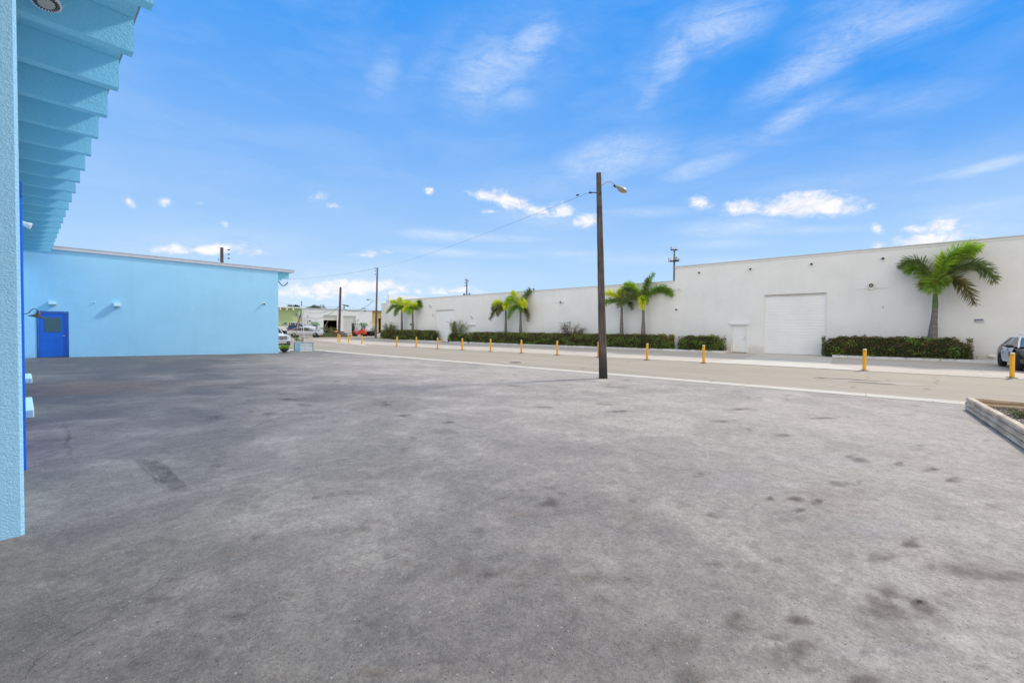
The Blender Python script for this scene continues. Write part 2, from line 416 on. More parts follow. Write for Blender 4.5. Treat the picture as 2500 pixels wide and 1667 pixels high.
    def build(s, name, m, parent=None, origin=None, smooth=False, local=False, fix=True):
        if origin is None: origin = Vector((0, 0, 0))
        off = Vector((0, 0, 0)) if local else (wloc(parent) if parent is not None else Vector(origin))
        loc_child = Vector((0, 0, 0))
        me = bpy.data.meshes.new(name)
        me.from_pydata([(a[0]-off.x, a[1]-off.y, a[2]-off.z) for a in s.v], [], s.f)
        if any(c is not None for c in s.c):
            at = me.color_attributes.new('tint', 'FLOAT_COLOR', 'CORNER')
            buf = []
            for p, c in zip(me.polygons, s.c):
                c = c or (1, 1, 1); buf += [c[0], c[1], c[2], 1.0]*p.loop_total
            at.data.foreach_set('color', buf)
        ms = m if isinstance(m, (list, tuple)) else [m]
        for q in ms: me.materials.append(q)
        if len(ms) > 1: me.polygons.foreach_set('material_index', s.mi)
        if smooth:
            me.polygons.foreach_set('use_smooth', [True]*len(me.polygons))
        me.update()
        if fix:
            import bmesh
            bm = bmesh.new(); bm.from_mesh(me); bmesh.ops.recalc_face_normals(bm, faces=bm.faces)
            if smooth:
                for e in bm.edges:
                    if len(e.link_faces) == 2 and e.calc_face_angle(0) > R(38): e.smooth = False
            bm.to_mesh(me); bm.free()
        o = bpy.data.objects.new(name, me); col.objects.link(o)
        if parent is not None: o.parent = parent
        elif not local: o.location = off
        return o
def tag(o, label, cat=None, group=None, kind=None):
    if label: o['label'] = label
    if cat: o['category'] = cat
    if group: o['group'] = group
    if kind: o['kind'] = kind
    return o
def thing(name, loc, label, cat, group=None, rz=0):
    o = bpy.data.objects.new(name, None); col.objects.link(o); o.location = loc; o.rotation_euler = (0, 0, rz)
    o.empty_display_size = .3
    return tag(o, label, cat, group)
def copy_tree(o, parent=None):
    c = o.copy(); col.objects.link(c); c.parent = parent
    for ch in [x for x in scene.objects if x.parent == o]: copy_tree(ch, c)
    return c
def facewall(pref, ylo, yhi, zlo, zhi, holes, X, depth=.25, mb=None, nx=-1, swap=False, zfun=None):
    """wall sheet on plane X (or plane Y when swap) with rectangular holes (a0,a1,z0,z1) and reveals going in."""
    mb = mb or MB()
    ys = sorted({ylo, yhi} | {h[0] for h in holes} | {h[1] for h in holes})
    zs = sorted({zlo, zhi} | {h[2] for h in holes} | {h[3] for h in holes})
    P = (lambda a, z, d=0: (a, X-nx*d, z)) if swap else (lambda a, z, d=0: (X-nx*d, a, z))
    for i in range(len(ys)-1):
        for j in range(len(zs)-1):
            a0, a1, b0, b1 = ys[i], ys[i+1], zs[j], zs[j+1]
            ca, cb = (a0+a1)/2, (b0+b1)/2
            if any(h[0] < ca < h[1] and h[2] < cb < h[3] for h in holes): continue
            mb.poly([P(a0, b0), P(a1, b0), P(a1, b1), P(a0, b1)])
    for h in holes:
        a0, a1, b0, b1 = h
        mb.poly([P(a0, b0), P(a0, b1), P(a0, b1, depth), P(a0, b0, depth)])
        mb.poly([P(a1, b0), P(a1, b1), P(a1, b1, depth), P(a1, b0, depth)])
        mb.poly([P(a0, b1), P(a1, b1), P(a1, b1, depth), P(a0, b1, depth)])
    return mb

# ------------------------------------------------------------------ ground
def sstep(a, b, x):
    u = min(1, max(0, (x-a)/(b-a))); return u*u*(3-2*u)
def gz(x, y):
    z = .36*sstep(43, 62, y) + .30*sstep(63.5, 67, y)*(1-sstep(31, 36, x))
    if x < 15: z = max(z, 0) + .0252*(15-max(x, -1.5))*(1-sstep(31, 40, y))
    return z
def GP(px, py):
    z = 0.0
    for _ in range(12):
        p = onZ(px, py, z); z = .5*z+.5*gz(p.x, p.y)
    return Vector((p.x, p.y, gz(p.x, p.y)))
def sheet(name, x0, x1, y0, y1, dz, m, nx=24, ny=24, kind='structure', xs=None, ys=None):
    mb = MB()
    xs = xs or [x0+(x1-x0)*i/nx for i in range(nx+1)]; ys = ys or [y0+(y1-y0)*i/ny for i in range(ny+1)]
    for y in ys:
        for x in xs: mb.v.append((x, y, gz(x, y)+dz))
    n = len(xs)
    for j in range(len(ys)-1):
        for i in range(n-1): mb.face(j*n+i, j*n+i+1, (j+1)*n+i+1, (j+1)*n+i)
    o = mb.build(name, m); o['kind'] = kind; return o

def asphalt_lot():
    m = bpy.data.materials.new('sealed_asphalt'); m.use_nodes = True; t = m.node_tree; b = t.nodes['Principled BSDF']
    v = N(t, 'ShaderNodeTexCoord').outputs['Object']
    sep = N(t, 'ShaderNodeSeparateXYZ'); t.links.new(v, sep.inputs[0])
    big = noise_n(t, v, .16, 5, .55, .3)
    mid = noise_n(t, v, .9, 6, .6, .5)
    fine = noise_n(t, v, 42, 5, .75); clump = noise_n(t, v, 11, 5, .7)
    grit = noise_n(t, v, 140, 2, .7)
    # tone by position, darkest along the building and far wall, plus random wear
    edge_ = math_(t, 'SUBTRACT', sep.outputs[0], math_(t, 'MULTIPLY', sep.outputs[1], .40))
    run = math_(t, 'MULTIPLY', maprange(t, edge_, -4.6, 4.8, .03, 1, False), maprange(t, sep.outputs[1], 24, 30, 1, .45, True))
    wear_tone = math_(t, 'ADD', math_(t, 'MULTIPLY', run, .92), math_(t, 'MULTIPLY', math_(t, 'SUBTRACT', big, .5), 1.1))
    wear_tone = math_(t, 'ADD', wear_tone, math_(t, 'MULTIPLY', math_(t, 'SUBTRACT', mid, .5), .95), clamp=True)
    c = mix(t, wear_tone, LOT_DARK, LOT_LITE)
    dust = maprange(t, math_(t, 'ADD', math_(t, 'MULTIPLY', mid, .6), math_(t, 'MULTIPLY', noise_n(t, v, 3.2, 6, .65), .4)), .5, .66, 0, .45)
    dust = math_(t, 'MULTIPLY', dust, wear_tone)
    c = mix(t, dust, c, LOT_DUST)
    # damp brown stains in scattered roundish patches
    vo = N(t, 'ShaderNodeTexVoronoi'); vo.inputs['Scale'].default_value = .95
    wob = N(t, 'ShaderNodeTexNoise'); wob.inputs['Scale'].default_value = 2.2; wob.inputs['Detail'].default_value = 4
    t.links.new(v, wob.inputs['Vector'])
    wv = mix(t, .30, v, wob.outputs['Color'], 'LINEAR_LIGHT')
    t.links.new(wv, vo.inputs['Vector'])
    pick = N(t, 'ShaderNodeSeparateXYZ'); t.links.new(vo.outputs['Color'], pick.inputs[0])
    size = maprange(t, pick.outputs[0], .62, 1.0, 0.0, .27)
    inside = math_(t, 'SUBTRACT', size, vo.outputs['Distance'])
    st = maprange(t, inside, -.04, .07, 0, .35, True)
    c = mix(t, st, c, (.075, .062, .058))
    vo2 = N(t, 'ShaderNodeTexVoronoi'); vo2.inputs['Scale'].default_value = 2.6; t.links.new(wv, vo2.inputs['Vector'])
    p2 = N(t, 'ShaderNodeSeparateXYZ'); t.links.new(vo2.outputs['Color'], p2.inputs[0])
    st2 = maprange(t, math_(t, 'SUBTRACT', maprange(t, p2.outputs[1], .78, 1.0, 0, .2), vo2.outputs['Distance']), -.03, .06, 0, .38, True)
    c = mix(t, st2, c, (.10, .08, .065))
    rs = maprange(t, noise_n(t, v, .38, 5, .6, 1.0), .58, .74, 0, .35)
    c = mix(t, rs, c, (.23, .17, .13))
    # stones showing in the surface
    g = math_(t, 'MULTIPLY', maprange(t, fine, .36, .64, .78, 1.20), math_(t, 'MULTIPLY', maprange(t, clump, .36, .64, .84, 1.13), maprange(t, noise_n(t, v, 2.6, 6, .7, .6), .36, .64, .91, 1.09)))
    c = mix(t, 1.0, c, N_gray(t, g), 'MULTIPLY')
    c = mix(t, maprange(t, grit, .62, .70, 0, .55), c, (.55, .51, .46))
    c = mix(t, maprange(t, grit, .30, .40, .6, 0), c, (.035, .03, .028))
    for sc_, lo_, hi_, thr, cc_, st_ in ((34, .10, .20, .72, (.05, .042, .038), .8), (27, .08, .15, .80, (.62, .58, .53), .7), (13, .05, .11, .80, (.06, .05, .045), .7)):
        pv = N(t, 'ShaderNodeTexVoronoi'); pv.inputs['Scale'].default_value = sc_; t.links.new(v, pv.inputs['Vector'])
        ps = N(t, 'ShaderNodeSeparateXYZ'); t.links.new(pv.outputs['Color'], ps.inputs[0])
        hit = math_(t, 'MULTIPLY', maprange(t, pv.outputs['Distance'], lo_, hi_, st_, 0), math_(t, 'GREATER_THAN', ps.outputs[0], thr))
        c = mix(t, hit, c, cc_)
    # hairline cracks
    cv = N(t, 'ShaderNodeTexVoronoi', feature='DISTANCE_TO_EDGE'); cv.inputs['Scale'].default_value = .13
    wob2 = N(t, 'ShaderNodeTexNoise'); wob2.inputs['Scale'].default_value = .9; wob2.inputs['Detail'].default_value = 7; t.links.new(v, wob2.inputs['Vector'])
    t.links.new(mix(t, .5, v, wob2.outputs['Color'], 'LINEAR_LIGHT'), cv.inputs['Vector'])
    c = mix(t, maprange(t, cv.outputs['Distance'], .0, .0006, .3, 0), c, (.03, .03, .032))
    t.links.new(c, b.inputs['Base Color'])
    b.inputs['Roughness'].default_value = .86
    t.links.new(maprange(t, wear_tone, 0, 1, .62, .9), b.inputs['Roughness'])
    b.inputs['Specular IOR Level'].default_value = .4
    h = math_(t, 'ADD', math_(t, 'MULTIPLY', fine, .8), math_(t, 'MULTIPLY', grit, .5))
    bp = N(t, 'ShaderNodeBump'); bp.inputs['Strength'].default_value = .75; bp.inputs['Distance'].default_value = .006
    t.links.new(h, bp.inputs['Height']); t.links.new(bp.outputs[0], b.inputs['Normal'])
    return m
def N_gray(t, s):
    n = N(t, 'ShaderNodeCombineXYZ')
    for i in range(3): t.links.new(s, n.inputs[i])
    return n.outputs[0]
LOT_DARK = (.104, .088, .078); LOT_LITE = (.425, .368, .305); LOT_DUST = (.54, .475, .405)

def paving(name, base, var, stretch, patch=None, joints=None, every=None):
    m = bpy.data.materials.new(name); m.use_nodes = True; t = m.node_tree; b = t.nodes['Principled BSDF']
    v = N(t, 'ShaderNodeTexCoord').outputs['Object']
    mp = N(t, 'ShaderNodeMapping'); mp.inputs['Scale'].default_value = stretch; t.links.new(v, mp.inputs[0])
    n = noise_n(t, mp.outputs[0], .5, 7, .62, .4); n2 = noise_n(t, v, 38, 3, .7)
    c = mix(t, maprange(t, n, .3, .7, 0, 1), [x*(1-var) for x in base], [x*(1+var) for x in base])
    c = mix(t, 1.0, c, N_gray(t, maprange(t, n2, .3, .7, .86, 1.12)), 'MULTIPLY')
    if patch:
        n3 = noise_n(t, mp.outputs[0], patch[1], 6, .65, 1.2)
        c = mix(t, maprange(t, n3, patch[2], patch[2]+.08, 0, patch[3]), c, patch[0])
    if joints:
        cv = N(t, 'ShaderNodeTexVoronoi', feature='DISTANCE_TO_EDGE'); cv.inputs['Scale'].default_value = joints
        wob2 = N(t, 'ShaderNodeTexNoise'); wob2.inputs['Scale'].default_value = .8; wob2.inputs['Detail'].default_value = 6; t.links.new(v, wob2.inputs['Vector'])
        t.links.new(mix(t, .5, v, wob2.outputs['Color'], 'LINEAR_LIGHT'), cv.inputs['Vector'])
        c = mix(t, maprange(t, cv.outputs['Distance'], 0, .004, .6, 0), c, [x*.35 for x in base])
    if every:
        sp_ = N(t, 'ShaderNodeSeparateXYZ'); t.links.new(v, sp_.inputs[0])
        fr_ = math_(t, 'FRACT', math_(t, 'MULTIPLY', math_(t, 'ADD', sp_.outputs[1], math_(t, 'MULTIPLY', n2, .01)), 1/every))
        c = mix(t, maprange(t, fr_, .004, .009, .7, 0), c, [x*.35 for x in base])
    t.links.new(c, b.inputs['Base Color']); b.inputs['Roughness'].default_value = .88; b.inputs['Specular IOR Level'].default_value = .3
    bp = N(t, 'ShaderNodeBump'); bp.inputs['Strength'].default_value = .5; bp.inputs['Distance'].default_value = .004
    t.links.new(n2, bp.inputs['Height']); t.links.new(bp.outputs[0], b.inputs['Normal'])
    return m
m_lot = asphalt_lot()
m_road = paving('sun_bleached_road', (.405, .34, .25), .10, (1.4, .22, 1), ((.22, .19, .16), 1.1, .62, .45), .16)
m_strip = paving('concrete_strip', (.64, .58, .47), .08, (1, .5, 1), ((.40, .37, .32), 2.0, .60, .4), .25, every=3.05)
m_park = paving('concrete_apron', (.56, .485, .39), .09, (1, .3, 1), ((.34, .29, .25), .8, .60, .5), .2)
m_drive = paving('new_concrete_driveway', (.62, .565, .47), .06, (1, 1, 1), ((.45, .42, .37), 1.0, .62, .35))
m_earth = paving('far_ground', (.33, .31, .24), .2, (1, 1, 1), ((.10, .14, .05), .15, .52, .9))

far = [-1500, -400, -120, -60, -30, -1.5, 5, 15, 15.5, 24, 30, 32, 34, 36, 50, 80, 140, 400, 1500]
sheet('ground', 0, 0, 0, 0, -.06, m_earth, xs=far, ys=[-1500, -300, -60, -20, 0, 31, 34, 37, 40, 43, 46, 50, 54, 58, 62, 63.5, 64, 65, 66, 67, 68, 100, 160, 400, 1500])
sheet('parking_lot', -1.5, 15.02, -30, 31.2, 0, m_lot, xs=[-12, -1.5, 5, 15.02], ys=[-30, 0, 31.2])
ry = [-60, 0, 30, 40, 43, 45, 47, 50, 52, 54, 56, 58, 60, 62, 64, 66, 68, 70, 72, 84]
sheet('street', 0, 0, 0, 0, .002, m_road, xs=[15.2, 24.3], ys=ry)
sheet('cross_street', 0, 0, 0, 0, -.004, m_road, xs=[-60, 0, 15.0, 15.1, 24, 30, 32, 34, 36, 40, 90], ys=[50, 52, 54, 56, 58, 60, 62, 63.5, 64, 65, 66, 67, 68, 84])
sheet('concrete_gutter', 0, 0, 0, 0, .008, m_strip, xs=[14.98, 15.62], ys=[-60, 0, 30, 34])
sheet('verge_path', 0, 0, 0, 0, -.002, m_strip, xs=[11.0, 12.5, 14.9], ys=[31.3, 33, 35, 38, 41, 54])
sheet('parking_apron', 0, 0, 0, 0, .007, m_park, xs=[24.1, 35.1], ys=[-40, 0, 30, 40, 43, 45, 47, 50, 52, 54])
# raised edge line of the apron, then the flared driveway
sheet('apron_edge', 0, 0, 0, 0, .014, m_strip, xs=[23.95, 24.18], ys=[-40, 0, 30, 40, 43, 45, 47, 50, 52, 54])

def edge_pts():
    a = onZ(1850, 864.9); b = onZ(1800, 884.3); c = onZ(1712, 888); d = onZ(2085.7, 905.5); e = onZ(2023.5, 893.5); f = onZ(2030, 877)
    return a, b, c, d, e, f
a, b, c, d, e, f = edge_pts()
DR0, DR1 = a.y, f.y
mb = MB(); pts = [(35.3, a.y+.1), (27.6, b.y+.15), (24.9, c.y), (23.9, c.y+1.2), (23.9, d.y-.6), (24.8, d.y), (27.0, e.y), (35.3, f.y)]
mb.poly([(x, y, .018) for x, y in pts])
tag(mb.build('driveway', m_drive), None, kind='structure')

# stains, seams and old repairs of the lot surface: thin coats that fade out at their rims
def lot_marks():
    r = random.Random(77); mb = MB(); ws_ = []; k = 1.063
    def put(p, w):
        w = w*.62; mb.v.append((p.x, p.y, gz(p.x, p.y)+.004)); ws_.append(w)
    def disc(px, py, hw, hh, c, w, disp=True):
        f = k if disp else 1
        c0 = GP(px*f, py*f); ex = GP((px+hw)*f, py*f)-c0; ey = GP(px*f, (py-hh)*f)-c0
        mb.cur = c; n = 20; base = len(mb.v); put(c0, w); ph = [r.uniform(0, 6) for _ in range(3)]
        for rr, ww in ((.45, w*.9), (.85, w*.5), (1.25, 0)):
            for j in range(n):
                an = 2*math.pi*j/n; q = rr*(1+.18*math.sin(2*an+ph[0])+.12*math.sin(3*an+ph[1])+.10*math.sin(5*an+ph[2]))
                put(c0+ex*math.cos(an)*q+ey*math.sin(an)*q, ww)
        for j in range(n): mb.face(base, base+1+j, base+1+(j+1) % n)
        for i in range(2):
            for j in range(n):
                a = base+1+i*n+j; b = base+1+i*n+(j+1) % n; mb.face(a, a+n, b+n, b)
    def strip(pts, wid, c, w):
        mb.cur = c; P = [GP(*p) for p in pts]; Q = []
        for i in range(len(P)-1):
            for j in range(8): Q.append(P[i].lerp(P[i+1], j/8)+Vector((r.uniform(-1, 1), r.uniform(-1, 1), 0))*wid*.8)
        Q.append(P[-1]); base = len(mb.v)
        for i, q in enumerate(Q):
            d = (Q[min(i+1, len(Q)-1)]-Q[max(i-1, 0)]); d.z = 0; d.normalize(); sd = Vector((-d.y, d.x, 0)); e = min(1, i/4, (len(Q)-1-i)/4)
            for o_, ww in ((-1, 0), (0, w), (1, 0)): put(q+sd*wid*o_, ww*e)
        for i in range(len(Q)-1):
            for j in range(2): a = base+i*3+j; mb.face(a, a+1, a+4, a+3)
    D = (.10, .062, .046); E_ = (.15, .11, .09); T_ = (.40, .30, .21)
    for m in ((2035, 1380, 66, 30, D, .62), (2125, 1387, 44, 20, D, .5), (1697, 1427, 36, 22, D, .65), (1835, 1424, 34, 12, D, .65), (1815, 1505, 50, 30, D, .5), (1855, 1478, 44, 18, E_, .6),
              (1985, 1565, 40, 20, D, .6), (2095, 1247, 28, 10, D, .7), (2025, 1279, 30, 13, D, .6), (1975, 1056, 20, 7, D, .8), (1955, 1048, 13, 5, D, .7), (2064, 1065, 14, 5, D, .75), (2140, 1079, 17, 5, D, .75),
              (2190, 1102, 22, 5, D, .65), (1828, 1146, 18, 6, D, .75), (1876, 1152, 15, 7, D, .75), (1838, 1171, 16, 5, D, .7), (1768, 1146, 10, 6, D, .6), (1637, 1183, 13, 8, D, .6), (2310, 1322, 60, 14, E_, .65), (2215, 1308, 60, 18, E_, .6),
              (1590, 1560, 48, 30, E_, .6), (1262, 1155, 26, 8, E_, .6), (1740, 1600, 60, 30, E_, .5), (2110, 1420, 70, 50, E_, .28), (1560, 1480, 60, 26, E_, .35), (1930, 1110, 30, 6, E_, .6), (1455, 1150, 12, 5, E_, .6), (1610, 1090, 20, 6, E_, .5),
              (1890, 960, 30, 3, D, .6), (1800, 1000, 26, 3, D, .6), (1650, 968, 26, 3, E_, .7), (1420, 945, 30, 3, E_, .7), (1250, 935, 26, 3, E_, .6), (930, 955, 22, 3, E_, .7), (880, 930, 22, 2.5, E_, .7), (660, 917, 24, 2.5, E_, .8), (700, 930, 20, 3, E_, .7), (1030, 970, 14, 2.5, D, .6), (620, 950, 16, 3, E_, .6), (545, 890, 30, 2, E_, .7), (1700, 940, 34, 3, E_, .6),
              (560, 1275, 34, 10, T_, .40), (700, 1170, 24, 6, T_, .35), (840, 1215, 26, 7, T_, .3), (1060, 1310, 30, 10, T_, .3), (860, 1540, 40, 12, T_, .28), (1330, 1330, 40, 12, T_, .25), (1450, 1190, 40, 10, T_, .22), (1200, 1180, 30, 7, T_, .3),
              (230, 888, 190, 12, (.36, .25, .17), .55), (420, 880, 140, 8, (.34, .27, .21), .4), (150, 905, 90, 6, (.30, .20, .14), .45), (110, 1010, 60, 5, (.24, .18, .15), .4), (90, 1120, 40, 12, (.28, .25, .22), .25),
              (2000, 1215, 130, 26, (.50, .47, .45), .35), (1900, 1060, 160, 14, (.52, .50, .47), .35), (2060, 1500, 170, 24, (.62, .59, .56), .22), (1700, 1110, 120, 22, (.50, .48, .45), .3), (1150, 1300, 160, 30, (.12, .11, .10), .25), (1450, 1330, 120, 20, (.12, .11, .10), .25)):
        disc(*m)
    for m in range(150):
        px, py = r.uniform(250, 2300), r.uniform(850, 1560)
        if px > 2150 and py < 960: continue
        h = (py-755)*.012+1; disc(px, py, h*r.uniform(1.4, 4), h*r.uniform(.7, 1.2), r.choice((D, E_, E_, E_)), r.uniform(.15, .42))
    # cut and resurfaced trench at left, with its seams
    mb.cur = (.085, .078, .078); quad = [GP(315, 1118), GP(392, 1122), GP(474, 1203), GP(415, 1206)]
    base = len(mb.v); n = 6
    for i in range(n+1):
        for j in range(n+1):
            u, v_ = i/n, j/n; a = quad[0].lerp(quad[1], u); b = quad[3].lerp(quad[2], u); put(a.lerp(b, v_), 0 if i in (0, n) or j in (0, n) else .5)
    for i in range(n):
        for j in range(n): a = base+i*(n+1)+j; mb.face(a, a+1, a+n+2, a+n+1)
    strip([(335, 1128), (372, 1160), (421, 1210)], .022, (.34, .31, .29), .55)
    strip([(392, 1125), (430, 1165), (466, 1198)], .014, (.06, .055, .055), .6)
    strip([(61, 1664), (85, 1620), (160, 1568), (240, 1520), (310, 1480), (385, 1430), (405, 1398), (430, 1380)], .0045, (.04, .035, .033), .75)
    strip([(290, 1640), (380, 1575), (465, 1510), (545, 1445)], .010, (.45, .38, .30), .28)
    strip([(225, 1365), (300, 1338), (385, 1320), (450, 1290)], .014, (.06, .06, .065), .35)
    strip([(160, 1030), (168, 1080), (182, 1135)], .03, (.07, .065, .065), .45)
    strip([(430, 1204), (560, 1172), (690, 1146), (860, 1118), (1000, 1090)], .03, (.42, .39, .36), .35)
    strip([(1370, 1385), (1395, 1420), (1420, 1450), (1500, 1472)], .008, (.06, .055, .05), .5)
    strip([(580, 1060), (650, 1030), (720, 1008), (900, 985)], .03, (.16, .145, .135), .4)
    strip([(1480, 1062), (1590, 1073)], .02, (.12, .10, .09), .5); strip([(1600, 1050), (1680, 1060)], .02, (.12, .10, .09), .5)
    m = bpy.data.materials.new('surface_marks'); m.use_nodes = True; t = m.node_tree; b = t.nodes['Principled BSDF']; b.inputs['Roughness'].default_value = .85
    v = N(t, 'ShaderNodeTexCoord').outputs['Object']
    a = N(t, 'ShaderNodeAttribute', attribute_name='tint'); w = N(t, 'ShaderNodeAttribute', attribute_name='strength')
    n1 = noise_n(t, v, 42, 5, .75); n2 = noise_n(t, v, 7, 5, .65)
    c = mix(t, 1.0, a.outputs['Color'], N_gray(t, maprange(t, n1, .38, .62, .7, 1.35)), 'MULTIPLY'); t.links.new(c, b.inputs['Base Color'])
    f = math_(t, 'MULTIPLY', w.outputs['Fac'], maprange(t, math_(t, 'ADD', math_(t, 'MULTIPLY', n1, .4), math_(t, 'MULTIPLY', n2, .6)), .42, .56, .10, 1.35), clamp=True)
    tr = N(t, 'ShaderNodeBsdfTransparent'); ms = N(t, 'ShaderNodeMixShader'); t.links.new(f, ms.inputs[0]); t.links.new(tr.outputs[0], ms.inputs[1]); t.links.new(b.outputs[0], ms.inputs[2])
    t.links.new(ms.outputs[0], t.nodes['Material Output'].inputs[0])
    # each mark lies a hair above the one before so that no two share a plane
    vi = 0; comp = {}; 
    o = mb.build('lot_surface_marks', m, fix=False); o['kind'] = 'structure'
    at = o.data.attributes.new('strength', 'FLOAT', 'POINT'); at.data.foreach_set('value', ws_)
    # find connected marks and lift them one after the other
    par = list(range(len(mb.v)))
    def root(i):
        while par[i] != i: par[i] = par[par[i]]; i = par[i]
        return i
    for fc in mb.f:
        for q in fc[1:]: par[root(q)] = root(fc[0])
    ids = {}
    for i, vt in enumerate(o.data.vertices): vt.co.z += .00003*ids.setdefault(root(i), len(ids))
lot_marks()
# broken patches in the road surface
rng = random.Random(3)
m_patch = paving('road_patch', (.46, .39, .30), .1, (1, 1, 1)); m_hole = paving('road_hole', (.10, .09, .08), .2, (1, 1, 1))
def blot(name, cx, cy, rx, ry_, z, m):
    mb = MB(); k = 22
    pts = []
    for i in range(k):
        an = 2*math.pi*i/k; q = 1+.35*(rng.random()-.5)
        pts.append((cx+math.cos(an)*rx*q, cy+math.sin(an)*ry_*q, gz(cx, cy)+z))
    mb.poly(pts); o = mb.build(name, m); o['kind'] = 'structure'; return o
p = onZ(2120, 932); blot('road_patch', p.x, p.y, .55, 1.5, .007, m_patch)
p = onZ(2085, 926); blot('road_patch', p.x, p.y, .25, 1.0, .007, m_patch)
p = onZ(2128, 935); blot('road_patch', p.x, p.y, .10, .6, .010, m_hole)
p = onZ(2020, 924); blot('road_patch', p.x, p.y, .06, .5, .010, m_hole)
p = onZ(1258, 885); blot('road_patch', p.x, p.y, .75, .9, .007, m_patch)
mc = mat('manhole_iron', (.10, .095, .09), .7, .3, var=.3, vscale=20)
mb = MB().lathe((p.x, p.y, .008), [(.33, 0), (.33, .006), (.29, .008), (.02, .008)], 20)
tag(mb.build('manhole_cover', mc, origin=(p.x, p.y, 0)), 'dark iron cover set in the pale street beyond the lot', 'manhole cover')

# ------------------------------------------------------------------ white building (far side of the street)
XW = 35.1
def wy(px, py=800): return onX(px, py, XW).y
def wz(px, py): return onX(px, py, XW).z
YT = wy(1648, 700)
Y2 = wy(943, 780); Y3 = wy(931, 780)
ZT, ZL, ZE = 6.86, 5.72, 5.33
big = (wy(2018.4, 800), wy(1863.9, 800), 0, 4.28)
pd = (wy(1823.5, 820), wy(1787, 820), .03, 2.10)
big2 = (wy(1108.5, 800), wy(1063, 800), 0, 4.1)
pd2 = (wy(1159, 810), wy(1142.5, 810), .03, 2.12)
wb = thing('white_warehouse', (XW, 12, 0), 'long white stucco warehouse across the street with roller doors', 'warehouse')
mb = facewall('', -45, YT, -.05, ZT, [big, pd], XW)
mb.poly([(XW, YT, ZL), (XW, YT, ZT), (75, YT, ZT), (75, YT, ZL)])
mb.build('tall_wall', m_white, wb)
mb = facewall('', YT, Y2, -.05, ZL, [big2, pd2], XW)
facewall('', Y2, Y3, -.05, ZE, [], XW, mb=mb)
mb.poly([(XW, Y3, -.05), (XW, Y3, ZE), (75, Y3, ZE), (75, Y3, .0)])
mb.build('low_wall', m_white, wb)
mb = MB(); mb.box(XW+.25, 75, Y2-.28, Y2-.002, ZL-.4, wz(943, 719.5)+.02)
mb.build('end_parapet', m_white, wb)
m_roof = mat('roof_membrane', (.55, .55, .53), .8, var=.15)
mb = MB(); mb.poly([(XW+.3, -45, ZT-.3), (75, -45, ZT-.3), (75, YT, ZT-.3), (XW+.3, YT, ZT-.3)])
mb.poly([(XW+.3, YT, ZL-.3), (75, YT, ZL-.3), (75, Y3, ZL-.3), (XW+.3, Y3, ZL-.5)])
mb.poly([(XW+.3, -45, ZT-.3), (XW+.3, YT, ZT-.3), (XW+.3, YT, ZT), (XW+.3, -45, ZT)])
mb.build('roof', m_roof, wb)
mb = MB()
mb.box(XW-.035, XW+.32, -45, YT+.03, ZT, ZT+.075)
mb.box(XW-.03, XW+.30, YT+.032, Y2, ZL, ZL+.06)
mb.box(XW-.03, XW+.30, Y2+.002, Y3+.03, ZE, ZE+.05)
mb.build('coping', m_coping, wb)
mb = MB(); mb.box(XW-.012, XW, -45, YT, ZT-.14, ZT-.11); mb.box(XW-.012, XW, YT, Y2, ZL-.13, ZL-.105); mb.build('reveal_line', m_coping, wb)

def roller(hole, parent, X, nslat, m, name='roller_door', head=.35):
    y0, y1, z0, z1 = hole
    mb = MB(); h = (z1-z0)/nslat; D = X+.16
    for i in range(nslat):
        a = z0+i*h; b_ = a+h
        # each slat: flat face with a rounded lip at its foot
        mb.poly([(D, y0, a+.05), (D, y1, a+.05), (D, y1, b_), (D, y0, b_)])
        mb.poly([(D, y0, a+.05), (D, y1, a+.05), (D-.010, y1, a+.030), (D-.010, y0, a+.030)])
        mb.poly([(D-.010, y0, a+.030), (D-.010, y1, a+.030), (D-.010, y1, a+.012), (D-.010, y0, a+.012)])
        mb.poly([(D-.010, y0, a+.012), (D-.010, y1, a+.012), (D, y1, a), (D, y0, a)])
    o = mb.build(name, m, parent)
    for (u, v) in ((y0, y0+.07), (y1-.07, y1)):
        mb = MB(); mb.box(D-.06, D-.002, u, v, z0, z1); mb.build('guide_rail', m, o)
    mb = MB(); mb.box(D-.05, D+.02, y0+.072, y1-.072, z1-.12, z1-.002); mb.build('head_seal', m_coping, o)
    mb = MB(); mb.box(D-.03, D+.01, y0+.075, y1-.075, z0, z0+.035); mb.build('bottom_seal', m_black, o)
    return o
roller(big, wb, XW, 21, m_doorwhite)
roller(big2, wb, XW, 20, m_doorwhite)
def persondoor(h, parent, X, m, handle=True):
    y0, y1, z0, z1 = h
    mb = MB(); mb.bbox(X+.05, X+.10, y0+.05, y1-.05, z0+.02, z1-.05, .006)
    o = mb.build('door', m, parent)
    mb = MB(); mb.box(X-.02, X+.12, y0-.07, y0+.045, -.02, z1); mb.box(X-.02, X+.12, y1-.045, y1+.07, -.02, z1)
    mb.box(X-.02, X+.12, y0+.047, y1-.047, z1-.045, z1)
    mb.build('door_frame', m_whitepaint, o)
    mb = MB(); mb.bbox(X-.16, X+.01, y0-.12, y1+.12, z1+.005, z1+.19, .02); mb.build('door_hood', m_whitepaint, o)
    mb = MB(); mb.tube([(X+.05, y0+.14, 1.02), (X-.02, y0+.14, 1.02), (X-.02, y0+.25, 1.02)], .014, 8)
    mb.build('door_handle', m_galv, o)
    mb = MB(); mb.ell((X+.03, y0+.14, 1.2), (.03, .03, .03), 8, 6); mb.build('lock', m_galv, o)
    mb = MB(); mb.box(X-.02, X+.15, y0-.07, y1+.07, -.03, .028); mb.build('threshold', m_darkmetal, o)
    return o
d1 = persondoor(pd, wb, XW, m_doorwhite)
d2 = persondoor(pd2, wb, XW, m_doorwhite)

